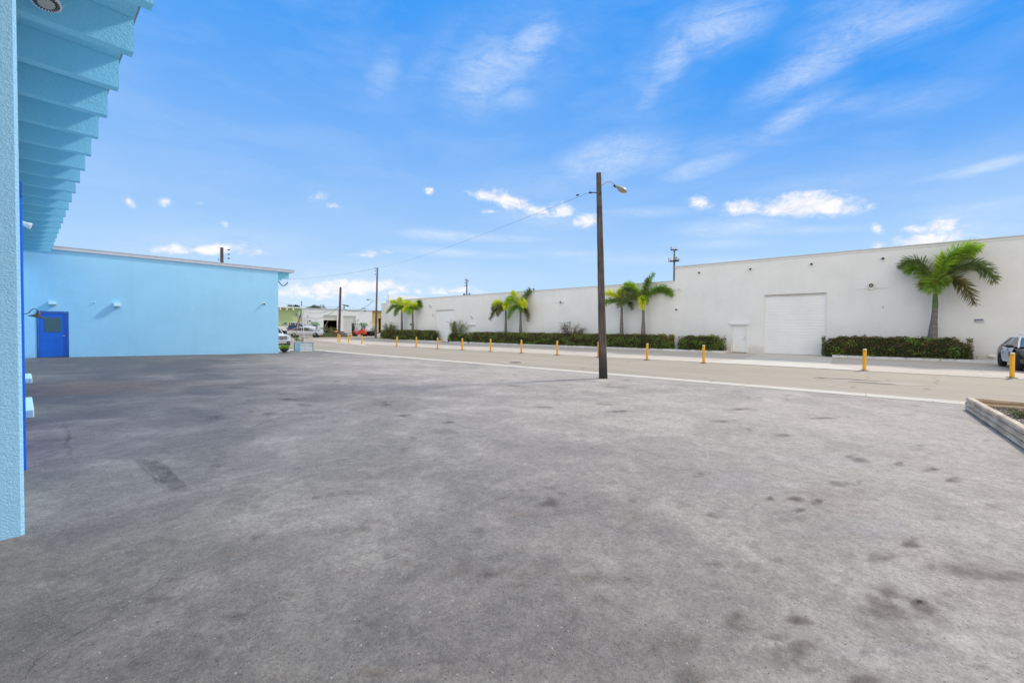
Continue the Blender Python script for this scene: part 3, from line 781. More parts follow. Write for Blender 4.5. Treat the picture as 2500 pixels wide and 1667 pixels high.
# planter kerbs along the wall
m_kerb = mat('white_kerb_paint', (.72, .73, .74), .7, var=.12, vscale=2, bump=.3, bscale=30)
def kerb(px0, px1, lab, close0=True, close1=True, x0=33.95):
    ya, yb = onX(px1, 860, x0).y, onX(px0, 840, x0).y
    mb = MB(); mb.bbox(x0, x0+.17, ya, yb, -.03, .16, .018)
    if close0: mb.bbox(x0+.172, XW-.004, yb-.17, yb, -.03, .157, .018)
    if close1: mb.bbox(x0+.172, XW-.004, ya, ya+.17, -.03, .157, .018)
    tag(mb.build('planter_kerb', m_kerb, origin=(x0, (ya+yb)/2, 0)), lab, 'kerb', 'low white kerbs along the warehouse'); return ya, yb
K = []
K.append(kerb(930, 1062, 'low white kerb round the hedge at the far left end of the warehouse'))
K.append(kerb(1096, 1141, 'short white kerb under the small hedge between roller door and side door'))
K.append(kerb(1145, 1769, 'longest white kerb in front of the long hedge with two pairs of palms'))
K.append(kerb(2032, 2462, 'white kerb running from roller door under the single palm to the police car', close1=False))
m_soil = mat('planter_soil', (.07, .05, .035), .95, var=.3, bump=.6)
for i, (ya, yb) in enumerate(K):
    mb = MB(); mb.box(34.14, XW-.01, ya+.18, yb-.18, -.02, .09)
    tag(mb.build('planter_soil', m_soil), None, kind='structure')

build_clouds()
# ------------------------------------------------------------------ light blue building, near wing
def roof_beam(mb, axis_y, x0, x1, zb, zt, w=.15):
    """prestressed rib: slightly tapered, running out under the roof slab"""
    y = axis_y; a, b_ = w/2, w/2+.025
    def P(x, s, z): return (x, y+s*(a if z == zb else b_), z)
    n = len(mb.v)
    mb.v += [P(x0, -1, zb), P(x1, -1, zb), P(x1, 1, zb), P(x0, 1, zb), P(x0, -1, zt), P(x1, -1, zt), P(x1, 1, zt), P(x0, 1, zt)]
    for q in ((0, 1, 2, 3), (4, 5, 6, 7), (0, 1, 5, 4), (3, 2, 6, 7), (0, 3, 7, 4), (1, 2, 6, 5)): mb.face(*[n+i for i in q])
ZB, ZS, ZR = 1.86+3.46, 1.86+3.87, 1.86+3.97
YF = 30.0
nb = thing('blue_building', (0, 10, 0), 'light blue stucco building close on the left with ribbed concrete eaves', 'building')
PIL = onZ(60.6, 1303, .385)
px0, py0 = PIL.x, PIL.y
mb = MB(); mb.bbox(-4.5, px0, py0, py0+1.3, .0, ZS-.005, .018)
mb.build('pillar', m_bluerough, nb)
mb = facewall('', py0+1.302, YF, 0, ZS-.005, [(6.9, 10.0, .3, 3.17), (13.2, 16.2, .3, 3.17)], px0-.06, .12, nx=1)
mb.build('wall', m_blue, nb)
mb = MB(); mb.box(-14, .97, -2.0, YF-.3, ZS, ZR); mb.build('roof_slab', m_bluebeam, nb)
for k in range(-3, 19):
    mb = MB(); roof_beam(mb, 7.19+1.22*k, -.35 if 7.19+1.22*k < py0+1.4 else px0-.058, .965, ZB, ZS-.002)
    mb.build('roof_beam', m_bluebeam, nb)
mb = MB(); mb.box(.972, .99, -2.0, YF-.3, ZS+.01, ZR+.03); mb.build('drip_edge', m_galv, nb)
# roller doors with proud dark blue frames
for (y0, y1) in ((6.9, 10.0), (13.2, 16.2)):
    mb = MB(); mb.box(px0-.14, px0-.10, y0, y1, .36, 3.17); d = mb.build('roller_door', m_dblue, nb)
    for (a, b_) in ((y0-.32, y0), (y1, y1+.3)):
        mb = MB(); mb.bbox(px0-.058, px0+.022, a, b_, .33, 3.17, .006); mb.build('door_jamb', m_dblue, d)
    mb = MB(); mb.bbox(px0-.058, px0+.022, y0-.32, y1+.3, 3.173, 3.34, .006); mb.build('door_lintel', m_dblue2, d)
m_pad = mat('pale_blue_block_paint', (.50, .74, .86), .7, var=.08, bump=.3)
def pad(pxr, yfar, ynear, ybot, lab):
    n = onZ(pxr, ybot, .37); x1 = n.x
    zt = .37+.13
    y0 = n.y; y1 = onZ(pxr, yfar, zt).y
    mb = MB(); mb.bbox(px0-.056, x1, y0, y1, .33, zt, .012)
    tag(mb.build('concrete_block', m_pad, origin=((x1)/2, (y0+y1)/2, .36)), lab, 'concrete block', 'pale blue blocks at the foot of the wall')
pad(83.5, 968, 1006, 1018.6, 'nearer of two pale blue concrete blocks low against the blue wall')
pad(79.0, 911, 929, 934.8, 'farther and smaller-looking pale blue concrete block against the blue wall')

# far wing, gable wall facing the lot
XE = onY(679.5, 760, YF).x
fb = thing('blue_building', (XE/2, YF, 0), 'far light blue building with a plain wall, grey fascia and blue door', 'building')
ZF = onY(400, 628, YF).z
zt_ = onY(400, 628, YF).z   # fascia top from the photograph
zt_ = (onY(152, 602, YF).z + onY(680, 656, YF).z)/2
dx0, dx1 = onY(89.5, 815, YF).x, onY(168, 815, YF).x
dz1 = onY(128, 760, YF).z; dz0 = gz(.8, 30)
mb = facewall('', -13, XE, -.05, zt_-.19, [(dx0, dx1, dz0-.05, dz1)], YF, .14, nx=-1, swap=True)
mb.poly([(XE, YF, -.05), (XE, YF+15, -.05), (XE, YF+15, zt_-.19), (XE, YF, zt_-.19)])
mb.build('wall', m_blue, fb)
mb = MB(); mb.box(-13, XE+.95, YF+.02, YF+15, zt_-.19, zt_-.06); mb.build('roof_slab', m_bluebeam, fb)
mb = MB(); mb.box(-13, XE+1.03, YF-.07, YF+.018, zt_-.185, zt_-.03); mb.box(-13, XE+1.045, YF-.085, YF+.03, zt_-.028, zt_)
mb.build('fascia', m_fascia, fb)
for k in range(11):
    mb = MB(); roof_beam(mb, YF+.45+1.22*k, XE+.002, XE+.83, zt_-.60, zt_-.192); mb.build('roof_beam', m_bluebeam, fb)
mb = MB(); mb.bbox(dx0+.055, dx1-.055, YF+.03, YF+.075, dz0+.015, dz1-.06, .006); dr = mb.build('door', m_dblue, fb)
for (a, b_) in ((dx0, dx0+.05), (dx1-.05, dx1)):
    mb = MB(); mb.box(a, b_, YF-.015, YF+.12, dz0-.03, dz1); mb.build('door_frame', m_dblue2, dr)
mb = MB(); mb.box(dx0+.052, dx1-.052, YF-.015, YF+.12, dz1-.055, dz1); mb.build('door_frame', m_dblue2, dr)
w0, w1 = onY(108, 785, YF).x, onY(149, 785, YF).x; wz0, wz1 = onY(128, 811, YF).z, onY(128, 775, YF).z
m_meshglass = mat('grey_green_door_glass', (.055, .13, .155), .35, spec=.5, var=.12, vscale=30)
mb = MB(); mb.bbox(w0, w1, YF+.02, YF+.045, wz0, wz1, .004); pn = mb.build('window', m_meshglass, dr)
p = onY(158.5, 819.5, YF)
mb = MB(); mb.tube([(p.x+.01, YF+.03, p.z), (p.x+.01, YF-.04, p.z), (p.x-.09, YF-.045, p.z-.01)], .018, 8); mb.build('door_handle', m_galv, dr)
mb = MB(); mb.box(dx0+.052, dx1-.052, YF-.01, YF+.1, dz0-.02, dz0+.012); mb.build('threshold', m_darkmetal, dr)
# the loop of cable and the little bits under the far eave
mb = MB(); a = onY(679.5, 686, YF+.3); b_ = onY(703, 689, YF+.3)
pts = [a.lerp(b_, i/10)+Vector((0, 0, -.28*math.sin(math.pi*i/10))) for i in range(11)]
mb.tube(pts, .03, 6); mb.build('cable', mat('cable_black', (.03, .03, .035), .6), fb)
p = onY(680.5, 699, YF+.5); mb = MB(); mb.bbox(XE, XE+.12, YF+.4, YF+.5, p.z-.05, p.z+.05, .01); mb.build('bracket', m_darkmetal, fb)

# fixtures on the far wall
def wallpack(px, py, w, h, d, lab):
    p = onY(px, py, YF)
    r = thing('wall_light', (p.x, YF, p.z), lab, 'wall light', 'small fixtures on the light blue wall')
    mb = MB()
    prof = [(0, -h*.5), (-d, -h*.5+.03), (-d*.75, h*.5), (0, h*.5)]
    mb.prism(prof, lambda a, b, c: (p.x+c, YF+a, p.z+b), -w/2, w/2); mb.build('housing', m_pad, r)
    mb = MB(); mb.box(p.x-w/2+.02, p.x+w/2-.02, YF-d+.02, YF-.02, p.z-h*.5-.022, p.z-h*.5-.002); mb.build('lens', m_galv, r)
wallpack(128, 740, .26, .18, .15, 'pale blue wall light above the blue door')
wallpack(285, 744, .26, .21, .22, 'pale blue wall light on the wide blank wall right of the door')
def dome_cam(X, Y, Z, nx, ny, lab, grp, s=1.0, black=True):
    r = thing('security_camera', (X, Y, Z), lab, 'security camera', grp)
    v = Vector((nx, ny, 0)); q = v.to_track_quat('Z', 'Y').to_matrix()
    mb = MB(); mb.lathe((X, Y, Z), [(.075*s, 0), (.075*s, .05*s), (.055*s, .09*s)], 14, q); mb.build('housing', m_whitepaint, r, smooth=True)
    mb = MB(); c = Vector((X, Y, Z))+v*.11*s+Vector((0, 0, -.03*s)); mb.ell(c, (.06*s, .06*s, .055*s), 12, 8); mb.build('lens', m_black if black else m_galv, r, smooth=True)
p = onY(643.5, 741, YF); dome_cam(p.x, YF, p.z, 0, -1, 'small white camera near the right end of the blue wall', None, 1.0)
p = onY(231, 738.5, YF)
mb = MB(); mb.lathe((p.x, YF, p.z), [(.03, 0), (.03, .05), (.015, .07)], 8, Matrix.Rotation(R(90), 3, 'X')); tag(mb.build('pipe_stub', m_pad, origin=(p.x, YF, p.z)), 'tiny pipe stub between the two pale blue wall lights', 'pipe')

# gooseneck lamp on the near wall
p = onX(66, 765, .0) if False else None
LY = 23.4; LZ = onY(66, 765, LY).z; LX = onY(62, 765, LY).x
gl = thing('gooseneck_lamp', (px0-.06, LY, LZ), 'dark gooseneck barn lamp on the near blue wall beside the door', 'wall lamp')
mb = MB(); mb.lathe((px0-.06, LY, LZ), [(.09, 0), (.09, .03), (.05, .07)], 14, Vector((1, 0, 0)).to_track_quat('Z', 'Y').to_matrix()); mb.build('wall_plate', m_darkmetal, gl)
x0 = px0+.02
pts = [(x0, LY, LZ), (x0+.10, LY, LZ-.02), (x0+.18, LY, LZ+.02), (x0+.22, LY, LZ+.10), (x0+.28, LY, LZ+.17), (x0+.37, LY, LZ+.16), (x0+.41, LY, LZ+.08), (x0+.41, LY, LZ+.02)]
mb = MB(); mb.tube(pts, .014, 8); mb.build('arm', m_darkmetal, gl, smooth=True)
m_copper = mat('aged_brown_shade', (.11, .075, .06), .4, .5, var=.3, vscale=14)
mb = MB(); c = (x0+.41, LY, LZ); Q = Matrix.Rotation(R(14), 3, 'Y')
mb.lathe(c, [(.03, .06), (.06, .03), (.07, -.04), (.12, -.07), (.25, -.14), (.245, -.15), (.10, -.09), (.01, -.06)], 20, Q); mb.build('lamp_shade', m_copper, gl, smooth=True)

# white bullet fixture further along, and the spotlight right above the viewer
p = onX(60, 545, px0-.06) if False else onY(61, 545, 14.9)
r = thing('wall_light', (px0-.06, 14.9, p.z), 'white bullet-shaped light high on the near blue wall under the eaves', 'wall light')
Q = Vector((.9, -.1, -.35)).to_track_quat('Z', 'Y').to_matrix()
mb = MB(); mb.lathe((px0-.05, 14.9, p.z+.03), [(.02, 0), (.05, .03), (.055, .18), (.075, .22), (.07, .25), (.02, .25)], 14, Q); mb.build('lamp_head', m_whitepaint, r, smooth=True)
mb = MB(); mb.bbox(px0-.06, px0-.02, 14.83, 14.97, p.z-.04, p.z+.10, .008); mb.build('wall_plate', m_whitepaint, r)
c = atT(110, -9, 4.55)
r = thing('spotlight', tuple(c), 'white finned spotlight hanging under the eaves at the top left', 'spotlight')
Q = (-((CAM-c).normalized()*.62+Vector((.1, .25, -.8)))).to_track_quat('Z', 'Y').to_matrix()
mb = MB(); mb.lathe(c, [(.045, .16), (.06, .15), (.085, .02), (.118, -.05), (.122, -.085), (.112, -.09), (.085, -.088)], 26, Q); body = mb.build('housing', m_whitepaint, r, smooth=True)
mb = MB()
for k in range(26):
    an = 2*math.pi*k/26
    Mx = Matrix.Translation(c) @ Q.to_4x4() @ Matrix.Rotation(an, 4, 'Z')
    mb.box(.082, .104, -.005, .005, -.096, -.084, Mx)
mb.lathe(c, [(.080, -.093), (.078, -.094), (.0, -.094)], 26, Q)
mb.build('vent_ring', m_darkmetal, body)
mb = MB(); mb.lathe(c, [(.070, -.095), (.066, -.102), (.0, -.104)], 22, Q); mb.build('lens', mat('warm_lens', (.62, .58, .50), .25, .3), body)
mb = MB(); mb.tube([c+Vector((0, 0, .1)), c+Vector((0, .02, .3)), (c.x, c.y+.02, ZS-.005)], .018, 8); mb.build('stem', m_whitepaint, r)

# ------------------------------------------------------------------ poles and wires
def ins(mb, p, dx, r=.05, L=.12):
    p = Vector(p); d = Vector(dx).normalized()
    mb.tube([p, p+d*.16], .018, 6); mb.lathe(p+d*.16, [(.025, 0), (r, .03), (r*.7, .06), (r, .09), (.02, L)], 8, d.to_track_quat('Z', 'Y').to_matrix())
P0 = onZ(1473, 923.5, gz(13.6, 7.2)); T0 = atT(1461.5, 423, (ray(1473, 923.5).normalized().dot(Vector((1, 0, 0))) and (P0-CAM).dot(CR.to_3x3() @ Vector((0, 0, -1)))))
up_ = thing('utility_pole', tuple(P0), 'tall weathered wooden pole with a street lamp in the middle of the scene', 'utility pole')
rngp = random.Random(11)
def woodpole(mb, a, b, r0, r1, n=16, k=26):
    a, b = Vector(a), Vector(b)
    pts = []; rs = []
    for i in range(k+1):
        u = i/k; p_ = a.lerp(b, u)+Vector((rngp.uniform(-1, 1), rngp.uniform(-1, 1), 0))*.003
        pts.append(p_); rs.append((r0+(r1-r0)*u)*(1+rngp.uniform(-.012, .012)))
    mb.tube(pts, rs, n)
mb = MB(); woodpole(mb, P0-Vector((0, 0, .1)), T0, .155, .088, k=34); mb.build('shaft', m_polefootgrad, up_, smooth=True)
RT = Vector((.648, -.7615, 0)); FWD = Vector((.7615, .648, 0))
att = P0.lerp(T0, .942)
def alongT(px, py, off=0): return atT(px, py, (P0-CAM).dot(CR.to_3x3() @ Vector((0, 0, -1)))+off)
mb = MB(); arm = [att+Vector((0, 0, -.02)), alongT(1472, 451.5, 0), alongT(1477, 446.5), alongT(1484, 444), alongT(1491, 444.5), alongT(1497, 448), alongT(1504, 453)]
mb.tube(arm, .016, 8); mb.build('lamp_arm', m_lampgrey, up_, smooth=True)
def luminaire(parent, a, b, wd):
    """cobra-head luminaire lying between a (arm side) and b"""
    a, b = Vector(a), Vector(b); d = (b-a); L = d.length; Q = d.to_track_quat('X', 'Z').to_matrix()
    mb = MB()
    secs = [(0, .045, .04), (.08, .07, .06), (.25, .11, .085), (.5, .155, .10), (.75, .16, .085), (.92, .11, .055), (1, .03, .02)]
    for (u, w_, h_) in secs:
        for j in range(12):
            an = 2*math.pi*j/12; y = math.cos(an)*w_*wd; z = math.sin(an)*h_*wd; z = z if z > 0 else z*.35
            mb.v.append(tuple(a + Q @ Vector((u*L, y, z))))
    for i in range(len(secs)-1):
        for j in range(12):
            q = i*12+j; q2 = i*12+(j+1) % 12; mb.face(q, q2, q2+12, q+12)
    mb.face(*range(12)); mb.face(*[(len(secs)-1)*12+j for j in range(12)])
    h = mb.build('lamp_head', m_lampgrey, parent, smooth=True)
    mb = MB(); mb.ell(a + Q @ Vector((L*.58, 0, -.035*wd)), (L*.33, .12*wd, .055*wd), 14, 8, Q); mb.build('lamp_glass', mat('lamp_refractor', (.42, .34, .26), .2, var=.3, vscale=9, spec=.6), h, smooth=True)
    mb = MB(); mb.tube([a - Q @ Vector((.06, 0, 0)), a + Q @ Vector((.05, 0, 0))], .04*wd, 10); mb.build('clamp', m_black, h)
luminaire(up_, alongT(1501.5, 454.5), alongT(1530, 470), 1.0)
h = P0.lerp(T0, .905)
mb = MB(); ins(mb, h-RT*.09, -RT, .04); mb.build('insulator', m_darkmetal, up_)
for (u, s) in ((.97, 1), (.90, 1), (.895, -.3), (.83, 1), (.60, -1), (.52, .4), (.46, -.3)):
    c = P0.lerp(T0, u); mb = MB(); mb.tube([c+RT*s*.06-FWD*.10, c+RT*s*.05-FWD*.13], .017, 6); mb.build('bolt', m_black, up_)

def pole(base_px, base_py, top_px, top_py, t, r0, r1, m, lab, grp, hidden=False, name='utility_pole', zb=None):
    T = atT(top_px, top_py, t)
    if base_px is None: B = Vector((T.x, T.y, 0))
    else: B = atT(base_px, base_py, t)
    if zb is not None: B.z = zb
    r = thing(name, tuple(B), lab, 'utility pole', grp)
    mb = MB(); woodpole(mb, B, T, r0, r1, 10, 12); mb.build('shaft', m, r, smooth=True)
    return r, B, T
G = 'wooden poles beyond the buildings'
PB, B1, T1 = pole(917, 828, 921.5, 653.5, 61, .16, .11, m_polegrey, 'tallest far wooden pole, greenish at the foot, in front of the yellow building', G, zb=0)
for (dz, s) in ((.05, -1), (.45, -1), (.9, -1)):
    mb = MB(); ins(mb, T1-Vector((0, 0, dz+.05))+RT*s*.08, RT*s, .07, .16); mb.build('insulator', m_darkmetal, PB)
# its small arm lamp
a = atT(914, 734, 61); b_ = atT(899, 731, 61)
mb = MB(); mb.tube([atT(920, 737, 61), atT(912, 733.5, 61), atT(902, 731.2, 61)], .03, 6); mb.build('lamp_arm', m_lampgrey, PB)
luminaire(PB, atT(902, 731.2, 61), atT(895, 731.6, 61), 1.3)
PC, B2, T2 = pole(827.5, 829, 831.5, 701, 62, .20, .14, m_pole, 'leaning brown wooden pole among the bollards in front of the far white workshop', G, zb=.2)
PD, B3, T3 = pole(None, 0, 541.5, 604.5, 46, .17, .15, m_pole, 'brown pole top with three insulators rising behind the far blue roof', G)
for py in (610, 621, 631):
    q = atT(556, py, 46)
    mb = MB(); ins(mb, q-RT*.12, RT, .08, .2); mb.build('insulator', m_darkmetal, PD)
    mb = MB(); mb.tube([Vector((T3.x, T3.y, q.z))-RT*.0, q-RT*.1], .008, 4); mb.build('crossarm', m_galv, PD)
mb = MB(); q = atT(533, 634, 46); mb.tube([Vector((T3.x, T3.y, q.z-.1)), q+Vector((0, 0, -.05)), q+Vector((0, 0, .1)), q+RT*.12+Vector((0, 0, .12))], .025, 6); mb.build('bracket', m_darkmetal, PD)
PE, B4, T4 = pole(None, 0, 1139.6, 681.5, 78, .14, .12, m_polegrey, 'grey pole top with side insulators rising above the low white roof', G)
for (dz, s) in ((.1, -1), (.35, 1), (.7, -1), (1.25, -1)):
    mb = MB(); ins(mb, T4-Vector((0, 0, dz))+RT*s*.08, RT*s, .09, .2); mb.build('insulator', m_darkmetal, PE)
for s in (-1, 1):
    mb = MB(); c = T4-Vector((0, 0, 2.85))+RT*s*.5; mb.lathe(c, [(.12, -.25), (.16, -.2), (.16, .15), (.08, .2)], 10); mb.tube([c, c-RT*s*.4], .03, 5); mb.build('transformer', m_darkmetal, PE)
PF, B5, T5 = pole(None, 0, 1303.3, 704, 90, .14, .14, m_polefoot, 'stub of a dark pole just showing above the low white roof between palm pairs', G)
mb = MB(); ins(mb, T5-Vector((0, 0, .15))-RT*.1, -RT, .08, .25); mb.build('insulator', m_darkmetal, PF)
# far line pole with transformer bank
T6 = atT(840, 744.5, 150); B6 = Vector((T6.x, T6.y, 0))
r = thing('utility_pole', tuple(B6), 'distant dark pole with a heavy slanted crossarm above the white workshop roof', 'utility pole', G)
mb = MB(); mb.tube([B6, T6], .16, 6); mb.build('shaft', m_polefoot, r)
mb = MB(); mb.tube([atT(835.5, 744, 150), atT(851, 747, 150)], [.12, .28], 6); mb.build('crossarm', m_polefoot, r)
mb = MB(); mb.tube([atT(884, 752.3, 150), atT(893, 754, 150)], .14, 6)
sp = tag(mb.build('cable_splice', m_black, origin=atT(888, 753, 150)), 'dark splice case hanging on the far cables above the roof', 'cable splice')

m_wire = mat('wire_black', (.07, .07, .075), .6)
def wire(a, b, sag, lab, r=.016, k=24):
    a, b = Vector(a), Vector(b); mb = MB()
    pts = [a.lerp(b, i/k)-Vector((0, 0, 4*sag*(i/k)*(1-i/k))) for i in range(k+1)]
    mb.tube(pts, r, 5)
    return tag(mb.build('overhead_wire', m_wire, origin=a), lab, 'wire', 'overhead wires')
wire(P0.lerp(T0, .905)-RT*.37, T1-RT*.3-Vector((0, 0, .1)), .38, 'long wire from the tall lamp pole to the tallest far pole', .005)
mb = MB(); c = P0.lerp(T0, .905)-RT*.75; c.z -= .08; 
L = (T1-c).normalized(); mb.tube([c, c+L*.10], .03, 8); tag(mb.build('wire_clamp', m_black, origin=c), 'small dark clamp on the wire left of the tall lamp pole', 'wire clamp')
wire(atT(828, 750, 64), atT(742, 761, 98), .6, 'wire sagging from the leaning brown pole to the upper wall of the white workshop', .025)
wire(atT(828, 749, 64), atT(753, 773.5, 98), 1.0, 'lower wire sagging from the leaning brown pole to the meter mast', .028)
wire(atT(831, 749, 64), atT(912, 733, 61), 1.1, 'wire between the leaning brown pole and the tallest far pole', .024)
wire(atT(828, 749.5, 64), atT(683, 738, 110), .4, 'thin wire running left from the leaning brown pole behind the blue roof', .02)
wire(atT(833, 743, 100), atT(918, 752, 61), .5, 'low thin wire crossing behind the leaning pole over the workshop roof', .014)
wire(atT(921, 731, 61), atT(965, 722, 90), .3, 'short wire from the tallest far pole over the white roof corner', .014)
wire(T1-Vector((0, 0, .1)), atT(690, 681, 120), .5, 'thin top wire running left from the tallest far pole', .014)

# antenna mast behind the tall white wall
T = atT(1646.5, 603, 190); B = Vector((T.x, T.y, 0))
r = thing('cell_tower', tuple(B), 'grey antenna mast with two rings of panels behind the white building', 'antenna mast')
mb = MB(); mb.tube([B, Vector((T.x, T.y, atT(1646, 640, 190).z)), T], [.62, .42, .30], 12); mb.build('mast', mat('mast_grey', (.17, .20, .21), .6, var=.2), r)
for (py, rad, np_, hh) in ((610, 1.5, 6, 1.6), (637, 2.3, 9, 1.8)):
    zc = atT(1646, py, 190).z
    mb = MB(); mb.lathe((T.x, T.y, zc), [(rad*.92, -.12), (rad, -.12), (rad, .10), (rad*.92, .10)], 18)
    for k in range(6):
        an = k*math.pi/3+.2; mb.tube([(T.x, T.y, zc-.35), (T.x+rad*math.cos(an), T.y+rad*math.sin(an), zc)], .09, 5)
    mb.build('platform', m_darkmetal, r)
    for k in range(np_):
        an = 2*math.pi*k/np_+.3
        M_ = Matrix.Translation((T.x, T.y, zc)) @ Matrix.Rotation(an, 4, 'Z')
        mb = MB(); mb.bbox(rad+.02, rad+.22, -.19, .19, -.25, hh-.2, .03, M_)
        mb.build('antenna_panel', m_whitepaint if (k+int(py)) % 3 else m_darkmetal, r)

# ------------------------------------------------------------------ bollards
m_steel = mat('base_plate_steel', (.09, .09, .09), .7, .4, var=.2)
def make_bollard():
    r = thing('bollard', (0, 0, 0), 'x', 'bollard', 'yellow bollards along the concrete apron')
    mb = MB(); mb.lathe((0, 0, 0), [(.068, .012), (.068, .86), (.068, .90)], 18); mb.build('post', m_yellow, r, local=True, smooth=True)
    mb = MB(); mb.lathe((0, 0, 0), [(.069, .902), (.066, .925), (.045, .945), (.012, .952)], 18); mb.build('cap', m_capcream, r, local=True, smooth=True)
    mb = MB(); mb.box(-.20, .20, -.11, .11, .0, .012); mb.build('base_plate', m_steel, r, local=True)
    mb = MB(); M_ = Matrix.Translation((-.052, .004, .845)) @ Matrix.Rotation(R(35), 4, 'Z')
    mb.prism([(-.028, -.012), (.036, -.006), (.036, .030), (-.028, .022)], lambda a, b, c: M_ @ Vector((c-.017, a, b)), 0, .012); mb.build('reflector', m_black, r, local=True)
    return r
bol = [(2470.5, 922.5, 'orange-yellow bollard in front of the police car, largest in the picture'), (2110, 904.5, 'orange-yellow bollard in front of the hedge under the single palm'),
       (1718, 886.5, 'yellow bollard in front of the small hedge, right of the tall lamp pole'), (1579.5, 878.8, 'yellow bollard between the tall lamp pole and the small hedge'),
       (1461, 872.3, 'yellow bollard partly hidden behind the tall lamp pole'), (1360.5, 867.3, 'first yellow bollard left of the tall lamp pole, below the bare shrub'),
       (1272.8, 862.8, 'yellow bollard below the right palm of the middle pair'), (1197.6, 858.6, 'yellow bollard left of the middle palm pair, before the long hedge'),
       (1128.8, 854.5, 'yellow bollard in front of the leafy shrub beside the side door'), (1068.5, 851.4, 'yellow bollard in front of the left roller door'),
       (1016, 848.3, 'yellow bollard in front of the right half of the leftmost hedge'), (968.8, 845.6, 'yellow bollard in front of the left half of the leftmost hedge'),
       (883.5, 840.8, 'pale yellow bollard in front of the red forklift'), (850.6, 838.8, 'yellow bollard between leaning pole and forklift, nearer one'),
       (858.5, 831.0, 'small pale yellow bollard set back left of the forklift'), (829.9, 836.8, 'right one of the two close yellow bollards at the leaning pole'), (825.3, 834.9, 'left one of the two close yellow bollards at the leaning pole')]
b0 = make_bollard()
rb = random.Random(5)
for i, (px, py, lab) in enumerate(bol):
    o = b0 if i == 0 else copy_tree(b0)
    q = GP(px, py)
    o.location = (q.x, q.y, gz(q.x, q.y)+.016); o.rotation_euler = (R(rb.uniform(-.8, .8)), R(rb.uniform(-1.2, 1.2)), R(rb.uniform(-12, 12))); o['label'] = lab
    if i == 0: b0_loc = q
# kerbed concrete end of the apron round the corner bollards
pts = [GP(900, 847), GP(860, 843), GP(822, 838.5), GP(812, 834.5), GP(830, 830), GP(870, 828.5), GP(925, 829)]
ctr = Vector((29, 51.5, 0)); pts = [Vector((24.2, 47, 0))]+pts+[Vector((34.5, 53, 0)), Vector((34, 50, 0)), Vector((34, 47, 0))]
mb = MB()
for i in range(len(pts)):
    a_, b_ = pts[i], pts[(i+1) % len(pts)]
    for k in range(6):
        u0, u1 = k/6, (k+1)/6
        q = [ctr.lerp(a_, u0), ctr.lerp(a_, u1), ctr.lerp(b_, u1), ctr.lerp(b_, u0)]
        mb.poly([(p.x, p.y, gz(p.x, p.y)+.018) for p in (q if k else q[1:])])
tag(mb.build('apron_corner', m_park), None, kind='structure')

# ------------------------------------------------------------------ fittings on the white wall
CG = 'small cameras on the white wall'
for (px, py, lab) in ((1707.8, 665, 'white dome camera near the roof step of the tall white wall'), (1832.7, 656, 'white dome camera above and left of the big roller door'),
                      (1981.6, 644, 'white dome camera above the right half of the big roller door'), (2155.6, 630.5, 'white dome camera on the tall wall, nearest the single palm'),
                      (1652, 754.6, 'lone white camera low on the wall right of the palms')):
    q = onX(px, py, XW); dome_cam(XW, q.y, q.z, -1, 0, lab, CG, 1.25)
for (px, py, lab) in ((1646, 705, 'left of the two white light heads just right of the palms'), (1660, 704.5, 'right of the two white light heads just right of the palms')):
    q = onX(px, py, XW); r = thing('wall_light', (XW, q.y, q.z), lab, 'wall light', 'pair of white light heads')
    mb = MB(); mb.lathe((XW, q.y, q.z), [(.06, 0), (.06, .03), (.03, .04), (.03, .08), (.09, .12), (.10, .20), (.05, .21)], 12, Vector((-1, 0, -.35)).to_track_quat('Z', 'Y').to_matrix()); mb.build('lamp_head', m_whitepaint, r, smooth=True)
m_lens = mat('brown_lens', (.10, .07, .04), .25, .2); m_lensw = mat('pale_lens', (.75, .70, .58), .3)
def conduit_light(px, py, pxa, pxb, pyc, lab):
    q = onX(px, py, XW); a = onX(pxa, pyc+1.6, XW); b_ = onX(pxb, pyc-1.6, XW); zc = onX(px, pyc, XW).z
    r = thing('wall_light', (XW, q.y, q.z), lab, 'wall light', 'wall lights on white conduits')
    mb = MB(); mb.tube([(XW-.02, a.y, zc), (XW-.02, b_.y, zc)], .022, 8); mb.build('conduit', m_whitepaint, r)
    mb = MB(); mb.bbox(XW-.09, XW, q.y-.11, q.y+.11, zc-.08, zc+.06, .01); mb.build('junction_box', m_whitepaint, r)
    Q = Vector((-1, .15, -.25)).to_track_quat('Z', 'Y').to_matrix()
    mb = MB(); mb.lathe((XW-.06, q.y, q.z), [(.05, 0), (.06, .06), (.14, .12), (.15, .18), (.12, .185)], 16, Q); h = mb.build('lamp_head', m_whitepaint, r, smooth=True)
    mb = MB(); mb.lathe(Vector((XW-.06, q.y, q.z))+Q @ Vector((0, 0, .187)), [(.118, 0), (.10, .012), (.0, .014)], 16, Q); ln = mb.build('lens', m_lens, h)
    mb = MB(); mb.ell(Vector((XW-.06, q.y, q.z))+Q @ Vector((0, 0, .205)), (.035, .035, .02), 10, 6, Q); mb.build('bulb', m_lensw, ln)
conduit_light(2128, 695.5, 2092, 2171, 704, 'round floodlight on a long white conduit between roller door and single palm')
conduit_light(1372, 737, 1346, 1379, 737.5, 'light on a white conduit above the bare shrub')
conduit_light(1053, 746.5, 1043, 1056, 749.5, 'light beside the top left corner of the left roller door')
